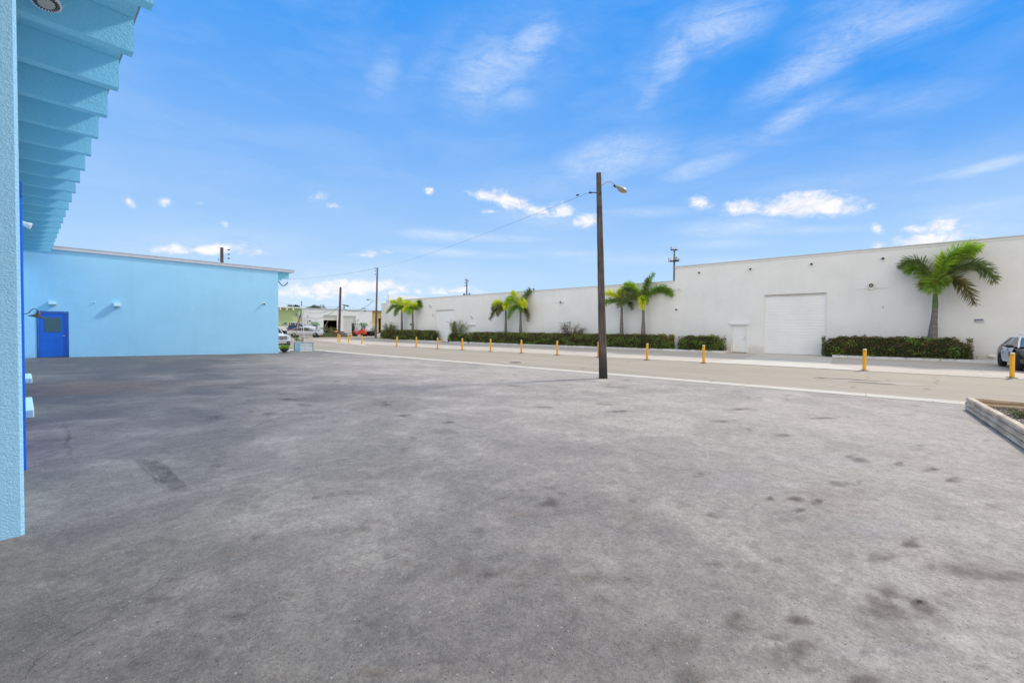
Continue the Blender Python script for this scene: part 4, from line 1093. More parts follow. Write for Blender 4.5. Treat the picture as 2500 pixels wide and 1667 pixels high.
# surveillance notice
def text(body, size, M_, m, name, parent, ext=.001):
    cu = bpy.data.curves.new('t', 'FONT'); cu.body = body; cu.size = size; cu.align_x = 'CENTER'; cu.align_y = 'CENTER'; cu.extrude = ext
    to = bpy.data.objects.new('t', cu); col.objects.link(to)
    bpy.context.view_layer.update()
    me = bpy.data.meshes.new_from_object(to); bpy.data.objects.remove(to)
    me.transform(M_ if parent is None else Matrix.Translation(-wloc(parent)) @ M_)
    me.materials.clear(); me.materials.append(m)
    o = bpy.data.objects.new(name, me); col.objects.link(o); o.parent = parent
    return o
def onwall(X, y, z, off=.012):   # text frame facing -X, reading left to right = +Y to -Y
    return Matrix.Translation((X-off, y, z)) @ Matrix(((0, 0, -1, 0), (-1, 0, 0, 0), (0, 1, 0, 0), (0, 0, 0, 1)))
a = onX(2377.8, 778.8, XW); b_ = onX(2400.6, 789.9, XW); yc, zc = (a.y+b_.y)/2, (a.z+b_.z)/2; hw, hh = abs(a.y-b_.y)/2, abs(a.z-b_.z)/2
m_signw = mat('sign_white', (.66, .67, .70), .4); m_navy = mat('sign_navy', (.02, .02, .16), .4); m_ink = mat('sign_ink', (.03, .03, .035), .5); m_inkg = mat('sign_grey_ink', (.12, .12, .13), .5)
r = thing('notice_sign', (XW, yc, zc), 'small white notice with dark blue top band, right of the single palm', 'sign')
mb = MB(); mb.box(XW-.006, XW, yc-hw, yc+hw, zc-hh, zc+hh); pnl = mb.build('panel', m_signw, r)
mb = MB(); mb.box(XW-.009, XW-.0062, yc-hw+.005, yc+hw-.005, zc+hh-.095, zc+hh-.004); mb.build('header_band', m_navy, pnl)
text('NOTICE', .085, onwall(XW, yc, zc+hh-.052), m_signw, 'header_text', pnl)
for i, ln in enumerate(('THIS AREA IS', 'UNDER VIDEO', 'SURVEILLANCE')):
    text(ln, .048, onwall(XW, yc-hw*.38, zc+.035-i*.058, .008), m_inkg, 'notice_text', pnl)
mb = MB(); Mz = onwall(XW, yc+hw*.52, zc-.02, .008) @ Matrix.Scale(.72, 4)
mb.prism([(-.11, .03), (-.10, .06), (.08, .01), (.075, -.03)], lambda x, y, w: Mz @ Vector((x, y, w)), 0, .002); mb.prism([(-.13, -.06), (-.10, -.06), (-.02, .0), (-.05, .01)], lambda x, y, w: Mz @ Vector((x, y, w)), 0, .002)
mb.build('camera_symbol', m_ink, pnl)
# house numbers running down the wall in steps
nm = thing('house_number', tuple(onX(1152, 776, XW)), 'four dark digits stepping down the wall above the left side door', 'house number')
for ch, px, py in zip('5001', (1148.9, 1151.1, 1152.9, 1155.3), (771.5, 774.3, 777, 779.8)):
    q = onX(px, py, XW); text(ch, .24, onwall(XW, q.y, q.z, .012), m_ink, 'digit', nm, .008)
nm = thing('house_number', tuple(onX(1057.5, 770, XW)), 'pair of small dark marks left of the left roller door', 'house number')
for ch, px, py in zip('50', (1056.6, 1058.4), (768.5, 771.5)):
    q = onX(px, py, XW); text(ch, .24, onwall(XW, q.y, q.z, .012), m_ink, 'digit', nm, .008)
q = onX(1003, 792.5, XW)
r = thing('notice_sign', tuple(q), 'tiny dark notice on the wall between the leftmost palms', 'sign'); mb = MB(); mb.box(XW-.012, XW, q.y-.25, q.y+.25, q.z-.15, q.z+.15); pn = mb.build('panel', m_signw, r)
mb = MB(); mb.box(XW-.016, XW-.0125, q.y-.24, q.y+.24, q.z+.04, q.z+.14); mb.build('header_band', m_navy, pn)
mb = MB(); mb.box(XW-.016, XW-.0125, q.y-.2, q.y+.2, q.z-.10, q.z+.0); mb.build('notice_text', m_inkg, pn)
# pipe stubs at the foot of the wall and a rust mark line at the top
q = onX(2398, 879, XW)
mb = MB(); mb.tube([(XW, q.y+.16, .30), (XW-.12, q.y+.16, .31), (XW-.15, q.y+.16, .1), (XW-.15, q.y+.16, 0)], .022, 6)
tag(mb.build('pipe', m_whitepaint, origin=(XW, q.y, 0)), 'thin white bent pipe at the foot of the wall left of the police car', 'pipe')
mb = MB(); mb.ell((XW-.02, q.y-.35, .34), (.05, .16, .10), 12, 8); tag(mb.build('vent_cover', m_whitepaint, origin=(XW, q.y-.4, .3)), 'small rounded white vent low on the wall left of the police car', 'vent')
for (px, py, lab) in ((2156, 750, 'tiny dark spigot mark on the wall left of the single palm trunk'), (1816, 716, None)):
    if lab:
        q = onX(px, py, XW); mb = MB(); mb.lathe((XW, q.y, q.z), [(.03, 0), (.03, .03), (.015, .05)], 8, Vector((-1, 0, 0)).to_track_quat('Z', 'Y').to_matrix()); tag(mb.build('spigot', m_darkmetal, origin=(XW, q.y, q.z)), lab, 'spigot')

#@@PART3@@
# ------------------------------------------------------------------ plants
m_leaf = mat('hedge_leaf', (1, 1, 1), .42, attr=True, trans=.18, spec=.4)
m_frond = mat('palm_leaflet', (1, 1, 1), .38, attr=True, trans=.30, spec=.4)
m_twig = mat('twig_bark', (.16, .13, .10), .8, var=.3, vscale=10)
m_core = mat('hedge_shade_core', (.030, .036, .014), .95, var=.4, vscale=6)
def leafq(mb, p, d, n, L, Wd, c):
    """one leaf: a folded kite of two faces"""
    d = d.normalized(); s = d.cross(n)
    if s.length < 1e-4: s = d.cross(Vector((.3, .5, .8)))
    s = s.normalized(); n2 = s.cross(d).normalized()
    k = len(mb.v); a = p; b_ = p+d*L
    mb.v += [tuple(a), tuple(p+d*L*.5+s*Wd*.5+n2*Wd*.14), tuple(b_), tuple(p+d*L*.5-s*Wd*.5+n2*Wd*.14)]
    mb.cur = c; mb.face(k, k+1, k+2); mb.face(k, k+2, k+3)
def rv(r): 
    while True:
        v = Vector((r.uniform(-1, 1), r.uniform(-1, 1), r.uniform(-1, 1)))
        if .05 < v.length < 1: return v.normalized()
def hedge(px0, px1, lab, seed, h=1.28, red=.5, x0=34.02, x1=34.98, dens=300, group='clipped hedges along the warehouse'):
    r = random.Random(seed)
    ya = onX(px1, 850, 34.2).y; yb = onX(px0, 840, 34.2).y
    o = thing('hedge', (34.5, (ya+yb)/2, .08), lab, 'hedge', group)
    mb = MB(); core = MB(); core.cur = None
    # inner mass, lumpy, coloured dark for the shade between the leaves
    L = yb-ya; ny_ = max(3, int(L/.35))
    prev = None
    for i in range(ny_+1):
        y = ya+.10+(L-.20)*i/ny_; q = .60 if i in (0, ny_) else (.86 if i in (1, ny_-1) else 1)
        hh = (h-.02+.03*math.sin(i*1.7+seed))*q
        ring = [(x0+.15, y, .07), (x0+.04, y, hh*.55), (x0+.13, y, hh), (x1-.10, y, hh), (x1-.04, y, hh*.55), (x1-.12, y, .07)]
        b0_ = len(core.v); core.v += ring
        if i: 
            for j in range(6): core.face(b0_-6+j, b0_-6+(j+1) % 6, b0_+(j+1) % 6, b0_+j)
        if i in (0, ny_): core.face(*range(b0_, b0_+6))
    core.build('stems', m_core, o)
    cx, hx = (x0+x1)/2, (x1-x0)/2
    n = int(dens*(L*(h*1.15+.9)+2*h))
    for i in range(n):
        y = r.uniform(ya-.02, yb+.02); f = r.random()
        e = min(1, (y-ya+.05)/.75, (yb+.05-y)/.75); e = math.sqrt(max(.03, e))       # rounded ends
        lump = .12*noise.noise(Vector((y*1.6, 0, seed)))+.10*noise.noise(Vector((y*4.1, 3, seed)))
        hh = (h+lump*1.3)*(.52+.48*e)
        if f < .56:                                   # street face
            z = r.uniform(.06, 1)*hh; x = x0+.04-.10*math.sin(min(1, z/hh)*2.6)-r.random()*.07-lump*.6+.14*(1-e)*2; nn = Vector((-1, 0, .35))
            if z > hh*.88: x += .09
        elif f < .84: z = hh-r.random()**1.6*.14; x = r.uniform(x0+.02, x1); nn = Vector((-.2, 0, 1))
        elif f < .92: z = r.uniform(.06, 1)*hh; y = ya+.18*r.random()-.06; x = r.uniform(x0, x1); nn = Vector((-.3, -1, .3))
        else: z = r.uniform(.06, 1)*hh; y = yb-.18*r.random()+.06; x = r.uniform(x0, x1); nn = Vector((-.3, 1, .3))
        cl = 1.5*noise.noise(Vector((y*1.3, z*2.6, seed*3.1)))+.8*noise.noise(Vector((y*4, z*6, seed)))+r.uniform(-.2, .2)
        hz = z/h
        q = r.random()
        if q < red*(.15+.75*hz) and cl < .45: c = r.choice([(.30, .16, .06), (.22, .10, .05), (.34, .22, .08), (.26, .20, .065)])
        elif cl > .12: c = r.choice([(.23, .37, .06), (.29, .44, .08), (.18, .30, .05)])
        else: c = r.choice([(.055, .10, .02), (.085, .135, .03), (.035, .06, .016), (.11, .125, .036)])
        d = (nn.normalized()*.8+rv(r)*.9+Vector((0, 0, .35))).normalized()
        leafq(mb, Vector((x, y, z)), d, rv(r), r.uniform(.065, .125), r.uniform(.04, .065), c)
    # young upright shoots standing above the clipped top
    for i in range(int(L*20)):
        y = r.uniform(ya+.05, yb-.05); x = r.uniform(x0+.05, x1-.05); e = min(1, (y-ya)/.5, (yb-y)/.5)
        z = h*(.52+.48*math.sqrt(max(.05, min(1, e*.67))))-.06; sh = r.uniform(.10, .24)*(1.6 if r.random() < .08 else 1); ln = Vector((r.uniform(-.35, .35), r.uniform(-.35, .35), 1)).normalized()
        cc = r.choice([(.20, .09, .04), (.26, .14, .05), (.12, .18, .04), (.16, .10, .04)])
        for k in range(int(5+sh*24)):
            p = Vector((x, y, z))+ln*sh*r.random(); leafq(mb, p, (ln*.9+rv(r)*.8).normalized(), rv(r), r.uniform(.05, .085), .034, cc)
    mb.build('foliage', m_leaf, o, fix=False)
    return o
hedge(931, 1060, 'leftmost clipped hedge with a pair of palms at the far end of the warehouse', 1, 1.42, .45)
hedge(1095, 1141, 'small square hedge below the leafy shrub between roller door and side door', 2, 1.1, .2)
hedge(1147, 1636, 'longest reddish hedge running behind the tall lamp pole with two palm pairs', 3, 1.27, .62)
hedge(1657, 1765, 'short green hedge between the long hedge and the white side door', 4, 1.22, .25)
hedge(2010, 2370, 'big brown-green hedge at the foot of the single large palm', 5, 1.30, .45)

def palm(px, py_crown, py_low, fronds, lab, seed, group=None, rt=.15, X=34.5, basepx=None):
    """foxtail palm; fronds: (side, up, toward street) of the bend point and of the tip, in metres, with a tone"""
    r = random.Random(seed)
    C = onX(px, py_crown, X); B = onX(basepx or px, py_crown, X); B.z = .06
    o = thing('palm_tree', tuple(B), lab, 'palm tree', group)
    v = Vector((C.x, C.y, 0)).normalized(); rt_ = Vector((v.y, -v.x, 0)); fw = -v
    zl = onX(px, py_low, X).z
    # trunk, slightly bottle-shaped, ringed
    mb = MB(); k = 40; pts = []; rs = []
    for i in range(k+1):
        u = i/k; p = B.lerp(Vector((C.x, C.y, zl)), u); pts.append(p)
        w = rt*(1.0+.16*math.sin(min(1, u*1.3)*math.pi)-.42*u**1.6)*(1+.028*(i % 2))
        rs.append(w)
    mb.tube(pts, rs, 14); mb.build('trunk', M_TRUNK, o, smooth=False)
    mb = MB(); a = Vector((C.x, C.y, zl)); top = C+Vector((0, 0, .05))
    mb.tube([a, a.lerp(top, .15), a.lerp(top, .6), top], [rt*.62, rt*.66, rt*.52, rt*.32], 14); mb.build('crownshaft', M_SHAFT, o, smooth=True)
    for fi, (b1, b2, tone, wide) in enumerate(fronds):
        p0 = C.copy(); 
        def W_(q): 
            w = C+rt_*q[0]+Vector((0, 0, q[1]))+fw*q[2]
            return w
        P1, P2 = W_(b1), W_(b2)
        for P in (P1, P2):
            if P.x > XW-.25: P.x = XW-.25
        nseg = 26
        ctr = [p0*(1-u)**2+P1*2*u*(1-u)+P2*u*u for u in [i/nseg for i in range(nseg+1)]]
        tot = sum((ctr[i+1]-ctr[i]).length for i in range(nseg))
        base_c = {'y': [(.50, .56, .03), (.42, .52, .035), (.58, .56, .05)], 'g': [(.16, .27, .035), (.20, .32, .045), (.13, .22, .035)],
                  'd': [(.15, .20, .07), (.19, .235, .09), (.12, .16, .055)], 'b': [(.15, .14, .05), (.20, .17, .07), (.11, .12, .04)],
                  'o': [(.17, .22, .03), (.22, .26, .04), (.12, .17, .03)], 'l': [(.28, .42, .04), (.34, .48, .05), (.22, .34, .04)]}[tone]
        mb = MB(); mb.cur = tuple(x*.8 for x in base_c[0])
        mb.tube(ctr, [.030*(1-.8*i/nseg)+.004 for i in range(nseg+1)], 6)
        nn = int(tot/.030)
        for i in range(nn):
            u = .10+.90*(i+r.random()*.7)/nn; f = u*nseg; j = min(nseg-1, int(f)); p = ctr[j].lerp(ctr[j+1], f-j); d = (ctr[j+1]-ctr[j]).normalized()
            side = d.cross(Vector((0, 0, 1)))
            if side.length < .15: side = d.cross(fw)
            side.normalize(); up = side.cross(d).normalized()
            Lf = wide*(.70 if u < .75 else .70*(1-(u-.75)*1.7))*(.55+.45*min(1, u*4))
            for q in range(5):
                an = r.uniform(0, 2*math.pi) if q < 3 else (r.choice([0, math.pi])+r.uniform(-.45, .45))
                rad = side*math.cos(an)+up*math.sin(an)
                dd = (d*.62+rad*.85+Vector((0, 0, -.12))).normalized()
                l_ = Lf*r.uniform(.75, 1.08); w_ = .026+.012*r.random()
                sd = dd.cross(rv(r)).normalized()*w_*.5*1.25
                m_ = p+dd*l_*.55+Vector((0, 0, -.02*l_)); tp = p+dd*l_+Vector((0, 0, -.14*l_))
                if tp.x > XW-.03: tp.x = XW-.03
                if m_.x > XW-.03: m_.x = XW-.03
                kk = len(mb.v); c = r.choice(base_c); s_ = r.uniform(1.1, 1.85); mb.cur = tuple(min(.9, x*s_) for x in c)
                mb.v += [tuple(p), tuple(m_+sd), tuple(tp), tuple(m_-sd)]
                mb.face(kk, kk+1, kk+2); mb.face(kk, kk+2, kk+3)
        mb.build('frond', m_frond, o, fix=False)
    return o
M_TRUNK = mat('palm_trunk_grey', (.17, .155, .15), .8, var=.25, vscale=6, stain=((.36, .34, .32), (1, 1, 9), 1.5, .56, .70, .55), bump=.5)
M_SHAFT = mat('palm_crownshaft_green', (.10, .17, .045), .5, var=.25, vscale=5)
# the large single palm
BIG = [((-.55, 2.3, .1), (-1.50, 1.30, .1), 'd', .92), ((-.8, 1.6, .3), (-1.15, 1.0, .5), 'g', .85), ((.35, 2.5, .1), (1.6, 2.0, .2), 'l', 1.15), ((.8, 2.1, -.2), (1.35, 1.8, -.2), 'g', 1.0),
       ((1.45, 2.25, .2), (2.25, .15, .2), 'd', .92), ((.8, 1.2, .5), (1.5, -1.05, .6), 'b', .92), ((0, .9, 1.1), (-.05, -.35, 1.4), 'g', 1.0), ((-.2, .8, .7), (-.4, -.1, 1.0), 'o', .95), ((.15, .8, .9), (.2, .1, 1.3), 'o', .95), ((.1, 1.2, .0), (.25, 1.9, 0), 'y', .5)]
palm(2284, 700, 754, BIG, 'largest palm, standing alone in the hedge between big roller door and police car', 21, None, .205, basepx=2275)
PG = 'palms standing in pairs along the warehouse'
A_ = [((-.6, 1.5, .3), (-1.35, .55, .3), 'y', .85), ((-1.0, .9, .3), (-1.7, -1.0, .3), 'b', .8), ((-.9, 1.5, -.1), (-1.5, .1, .2), 'g', .8), ((.1, 1.2, .9), (.05, .1, 1.3), 'y', .95), ((.3, 1.9, .0), (.7, 1.3, .2), 'l', .8), ((-.5, .5, .7), (-.9, -.6, .9), 'b', .7)]
B_ = [((.35, 1.7, .2), (1.1, 2.2, .2), 'd', .85), ((-.4, 1.9, .1), (-.9, 1.9, .1), 'y', .8), ((-.9, 1.6, .2), (-1.5, .9, .1), 'l', .8), ((-.7, 1.0, .6), (-1.3, -.9, .7), 'g', .8), ((.6, .8, .4), (.8, -1.15, .5), 'b', .7), ((.15, 1.6, .9), (.4, .3, 1.3), 'y', .95), ((.0, .6, .8), (.1, -.2, 1.1), 'g', .7)]
palm(1235, 757, 768, A_, 'left palm of the middle pair, with drooping brown-tipped fronds', 22, PG, .15)
palm(1271, 757, 766, B_, 'right palm of the middle pair, one dark frond rising to the roof line', 23, PG, .16)
C_ = [((-.5, 1.3, .2), (-1.5, .9, .2), 'y', .8), ((-.9, .7, .4), (-1.55, -.15, .4), 'g', .75), ((.4, 1.3, .2), (1.2, .5, .0), 'd', .8), ((-.1, .9, .9), (-.2, -.3, 1.2), 'd', .8), ((.5, 1.6, .1), (.9, 1.7, .0), 'd', .8), ((-.1, 1.4, .5), (.05, 1.0, .9), 'y', .8), ((.6, .6, .4), (.9, -.5, .5), 'd', .7)]
D_ = [((-.1, 1.4, .1), (.8, 2.5, .1), 'g', .62), ((-.7, 1.9, .1), (-1.5, 1.6, .1), 'l', .85), ((1.1, 2.1, .1), (2.4, .6, .1), 'g', .9), ((-.9, 1.2, .3), (-1.7, .0, .2), 'd', .9), ((-.1, .9, .9), (-.1, -.55, 1.25), 'y', .75), ((-.9, 1.9, -.1), (-2.0, .9, 0), 'd', .9), ((.1, .8, .8), (.15, -.1, 1.0), 'g', .7), ((.2, 1.6, .0), (.35, 2.0, .0), 'd', .7)]
palm(1518, 741, 752, C_, 'left palm of the nearest pair, just right of the tall lamp pole', 24, PG, .155)
palm(1571, 739, 764, D_, 'right palm of the nearest pair, with a thin frond up above the roof', 25, PG, .17)
E_ = [((-.6, 1.6, .2), (-1.5, 1.1, .2), 'y', .8), ((-1.1, 1.4, .2), (-1.95, -.4, .2), 'g', .8), ((-.5, .9, .8), (-.9, -.8, .9), 'g', .85), ((-.1, 1.3, .5), (-.3, 1.6, .8), 'y', .8), ((.6, 1.6, .2), (1.3, 1.1, .2), 'y', .85), ((.2, .9, .9), (.2, -.1, 1.2), 'g', .8)]
F_ = [((.7, 1.5, .1), (2.2, .6, .1), 'g', .8), ((-.5, 1.5, .2), (-1.2, .9, .2), 'y', .85), ((-.7, 1.0, .6), (-1.2, -.2, .7), 'y', .9), ((.1, 1.3, .7), (.2, .8, 1.1), 'y', .95), ((-.1, .7, .8), (-.5, -.5, 1.0), 'l', .9), ((.3, .7, .6), (.5, .2, 1.1), 'g', .8), ((1.0, 1.5, .0), (1.9, 1.2, .1), 'd', .6)]
palm(981, 757, 762, E_, 'left palm of the farthest pair, fronds arching out to the left', 26, PG, .16)
palm(1007.5, 758, 763, F_, 'right palm of the farthest pair, dark frond arching right', 27, PG, .16)

def bush(C, lab, seed, spread, height, nb, leaves, lsize, cols, name='shrub', cat='shrub', group=None, curl=.5, th=.02, lean=(0, 0)):
    r = random.Random(seed); C = Vector(C)
    o = thing(name, tuple(C), lab, cat, group)
    st = MB(); lf = MB()
    for b_ in range(nb):
        an = 2*math.pi*b_/nb+r.uniform(-.4, .4); d = Vector((math.cos(an)*r.uniform(.2, 1), math.sin(an)*r.uniform(.2, 1), r.uniform(.8, 1.6))).normalized()
        p = C+Vector((r.uniform(-.1, .1), r.uniform(-.1, .1), 0)); pts = [p]; k = 8; L = height*r.uniform(.8, 1.15)/k
        for i in range(k):
            d = (d+rv(r)*curl*.5+Vector((d.x*spread*.25+lean[0], d.y*spread*.25+lean[1], -.06*i*curl))).normalized(); p = p+d*L; pts.append(p)
            if i > 2 and r.random() < .75:
                q = p; dd = (d+rv(r)*1.0).normalized(); tw = [q]
                for _ in range(4): dd = (dd+rv(r)*.45).normalized(); q = q+dd*L*.7; tw.append(q)
                st.tube(tw, [th*.5, th*.45, th*.4, th*.3, th*.2], 5, cap=False)
                for w in tw[1:]:
                    for _ in range(leaves): leafq(lf, w+rv(r)*lsize*.8, rv(r), rv(r), lsize*r.uniform(.7, 1.3), lsize*.5, r.choice(cols))
            if i > 3:
                for _ in range(leaves): leafq(lf, p+rv(r)*lsize, rv(r), rv(r), lsize*r.uniform(.7, 1.3), lsize*.5, r.choice(cols))
        st.tube(pts, [th*(1-.08*i) for i in range(k+1)], 6, cap=False)
    st.build('branches', m_twig, o); lf.build('foliage', m_leaf, o, fix=False)
    return o
GR = [(.10, .15, .035), (.16, .22, .05), (.06, .10, .025), (.20, .25, .07)]
def dome_shrub(px, cz_, ry_, rz_, lab, seed, nb, nleaf, lsize, cols, th, x=34.55, root=.5):
    """many curved stems springing from one root to a rounded, open crown"""
    r = random.Random(seed); y0 = onX(px, 800, x).y; C = Vector((x, y0, root)); o = thing('shrub', tuple(C), lab, 'shrub')
    st = MB(); lf = MB(); c = Vector((x, y0, cz_))
    for b_ in range(nb):
        an = r.uniform(0, 2*math.pi); q = r.uniform(.55, 1.05)
        tip = c+Vector((r.uniform(-.45, .30), math.cos(an)*ry_*q, math.sin(an)*rz_*q)); mid = C.lerp(tip, .5)+Vector((r.uniform(-.2, .1), (tip.y-C.y)*.25+r.uniform(-.2, .2), r.uniform(.0, .35)))
        pts = [C*(1-u)**2+mid*2*u*(1-u)+tip*u*u+rv(r)*.05*(u > 0) for u in [i/9 for i in range(10)]]
        for p in pts: p.x = min(p.x, XW-.05)
        st.tube(pts, [th*(1-.075*i) for i in range(10)], 6, cap=False)
        for i in range(4, 10):
            for k in range(2):
                d = rv(r); tw = [pts[i]]
                for _ in range(4): d = (d+rv(r)*.7).normalized(); tw.append(tw[-1]+d*.09)
                for p in tw: p.x = min(p.x, XW-.05)
                st.tube(tw, [th*.45, th*.4, th*.35, th*.25, th*.2], 5, cap=False)
                for w in tw[1:]:
                    for _ in range(nleaf if r.random() < .8 else 0):
                        q_ = w+rv(r)*lsize*.7; q_.x = min(q_.x, XW-.08); leafq(lf, q_, rv(r), rv(r), lsize*r.uniform(.7, 1.3), lsize*.5, tuple(v_*r.uniform(.8, 1.3) for v_ in r.choice(cols)))
    st.build('branches', m_twig, o); lf.build('foliage', m_leaf, o, fix=False)
GR = [(.18, .26, .06), (.26, .34, .10), (.12, .17, .05), (.32, .36, .13)]
dome_shrub(1118, 2.05, 1.55, .80, 'airy leafy shrub with curling branches rising from the small hedge', 31, 26, 2, .11, GR, .022)
dome_shrub(1398, 1.85, 1.40, .62, 'nearly bare grey twiggy shrub poking out of the long hedge left of the lamp pole', 32, 22, 1, .05, [(.16, .18, .09), (.22, .22, .12)], .030, root=.9)
dome_shrub(950, 1.95, 1.5, .55, 'loose leafy shrub behind the left end of the leftmost hedge', 33, 18, 2, .12, GR, .024, root=.8)

# far bed, street trees over the roofs
def crown_tree(px, py_top, t, rad, lab, seed, tone):
    r = random.Random(seed); T = atT(px, py_top, t); c = T-Vector((0, 0, rad*.8)); B = Vector((T.x, T.y, .36))
    o = thing('tree', tuple(B), lab, 'tree', 'trees behind the far roofs')
    mb = MB(); mb.tube([B, B.lerp(c, .5)+Vector((.2, .1, 0)), c], [.3, .24, .15], 8)
    for k in range(6):
        an = k*1.05; mb.tube([B.lerp(c, .7), c+Vector((math.cos(an)*rad*.6, math.sin(an)*rad*.6, rad*.3))], [.12, .04], 6)
    mb.build('trunk', m_twig, o)
    lf = MB(); blobs = [(Vector((r.uniform(-.7, .7), r.uniform(-.7, .7), r.uniform(-.5, .55)))*rad, r.uniform(.3, .55)*rad) for _ in range(16)]
    for (b_, rr) in blobs:
        for _ in range(150):
            p = c+b_+rv(r)*rr*r.uniform(.6, 1.05); leafq(lf, p, rv(r), rv(r), r.uniform(.25, .45), .22, tuple(x*r.uniform(.6, 1.3) for x in tone))
    lf.build('crown', m_leaf, o, fix=False)
crown_tree(718.5, 744, 135, 1.6, 'small dark tree crown just above the green roof', 41, (.04, .075, .03))
crown_tree(761, 747, 135, 2.2, 'green tree crown above the white workshop roof, left of the other', 42, (.07, .12, .035))
crown_tree(776, 746.5, 138, 2.4, 'green tree crown above the white workshop roof, right of the other', 43, (.08, .13, .04))

# ------------------------------------------------------------------ timber planter bed, near right
MC = onZ(2356, 1000, gz(14.0, -1.7)); bx1, by = MC.x, MC.y
zb_ = gz(bx1, by)
pl = thing('raised_bed', (bx1-2.5, by-2, .05), 'raised garden bed edged with three stacked weathered round timbers at right', 'garden bed')
rl = random.Random(8)
def log(a, b, r_, m):
    a, b = Vector(a), Vector(b); k = 18; L = b-a
    side = L.normalized().cross(Vector((0, 0, 1))); mb = MB(); n = 14
    base = 0
    for i in range(k+1):
        c = a+L*(i/k)+side*rl.uniform(-.004, .004)+Vector((0, 0, rl.uniform(-.003, .003)))
        for j in range(n):
            an = 2*math.pi*j/n; cx_, cz_ = math.cos(an), math.sin(an)
            # round sides, sawn flat top and bottom
            rr = r_*(1+rl.uniform(-.02, .02))
            zz = max(-.80, min(.80, cz_))*rr; mb.v.append(tuple(c+side*cx_*rr*1.12+Vector((0, 0, zz))))
    for i in range(k):
        for j in range(n):
            q = i*n+j; q2 = i*n+(j+1) % n; mb.face(q, q2, q2+n, q+n)
    mb.face(*range(n)); mb.face(*[k*n+j for j in range(n)])
    mb.build('timber', m, pl, smooth=True)
rr = .058
for lv in range(3):
    z = zb_+.052+lv*.092; off = lv*.012
    cut = [bx1+.04-(.0 if lv != 0 else .06), bx1-1.35-lv*.5, bx1-3.4+lv*.3, 5.5]
    for i in range(3):
        zz = lambda x: z+(gz(x, by)-zb_)
        log((cut[i], by-.05-off, zz(cut[i])), (cut[i+1]+.012, by-.05-off, zz(cut[i+1])), rr, m_logx)
    cy = [by-.11, by-2.6-lv*.3, by-5.2]
    for i in range(2): log((bx1-.03-off*.5, cy[i], z+.002), (bx1-.03-off*.5, cy[i+1]+.01, z+.002), rr, m_logy)
m_mulch = mat('mulch', (.085, .062, .045), .95, var=.5, vscale=30, bump=1, bscale=60)
mb = MB(); 
for x in range(18):
    for y in range(11): 
        X_ = 5.5+(bx1-.08-5.5)*x/17; Y_ = by-.10-5.0*y/10; mb.v.append((X_, Y_, gz(X_, by)+.10+.02*noise.noise(Vector((X_*2, Y_*2, 0)))))
for x in range(17):
    for y in range(10): mb.face(x*11+y, (x+1)*11+y, (x+1)*11+y+1, x*11+y+1)
tag(mb.build('planting_soil', m_mulch), None, kind='structure')
chips = MB(); rc = random.Random(4)
for i in range(5200):
    X_ = rc.uniform(8.6, bx1-.12); Y_ = by-.13-rc.random()**1.3*3.2; p = Vector((X_, Y_, gz(X_, by)+.115+rc.uniform(0, .02)))
    c = rc.choice([(.16, .12, .08), (.10, .07, .05), (.20, .15, .10), (.05, .035, .03), (.14, .10, .07), (.20, .15, .10)])
    leafq(chips, p, Vector((rc.uniform(-1, 1), rc.uniform(-1, 1), rc.uniform(-.1, .3))), Vector((0, 0, 1)), rc.uniform(.02, .055), rc.uniform(.008, .02), c)
tag(chips.build('mulch_chips', m_leaf, fix=False, origin=(11, by-1.5, 0)), 'brown wood mulch and dry litter covering the raised bed', 'mulch', kind='stuff')
def grass_tuft(C, n, h, lab, seed, cols, spread=.2, name='grass_clump'):
    r = random.Random(seed); mb = MB(); C = Vector(C)
    for i in range(n):
        an = r.uniform(0, 6.28); p = C+Vector((math.cos(an), math.sin(an), 0))*r.random()*spread; d = Vector((math.cos(an)*r.uniform(.1, .7), math.sin(an)*r.uniform(.1, .7), 1)).normalized()
        hh = h*r.uniform(.5, 1.1); s = d.cross(rv(r)).normalized()*.005; mb.cur = r.choice(cols)
        a = p; b_ = p+d*hh*.5; c = p+d*hh*.8+Vector((d.x, d.y, 0))*hh*.3; e = c+Vector((d.x, d.y, -.4))*hh*.3; k = len(mb.v)
        mb.v += [tuple(a-s), tuple(a+s), tuple(b_+s), tuple(b_-s), tuple(c+s*.7), tuple(c-s*.7), tuple(e)]
        mb.face(k, k+1, k+2, k+3); mb.face(k+3, k+2, k+4, k+5); mb.face(k+5, k+4, k+6)
    return tag(mb.build(name, m_leaf, fix=False, origin=C), lab, 'grass')
g = onZ(2502, 1022, gz(12.2, -2.5)+.08)
grass_tuft((g.x, g.y, gz(g.x, by)+.06), 110, .27, 'green grass tuft at the right picture edge inside the timber bed', 51, [(.13, .17, .06), (.08, .12, .04), (.26, .25, .13)], .12)
g2 = onZ(2478, 1012, gz(12.2, -2.5)+.08)
grass_tuft((g2.x, g2.y, gz(g2.x, by)+.06), 60, .16, 'thin low grass sprig just left of the tuft in the timber bed', 52, [(.20, .26, .08), (.14, .2, .05)], .16)

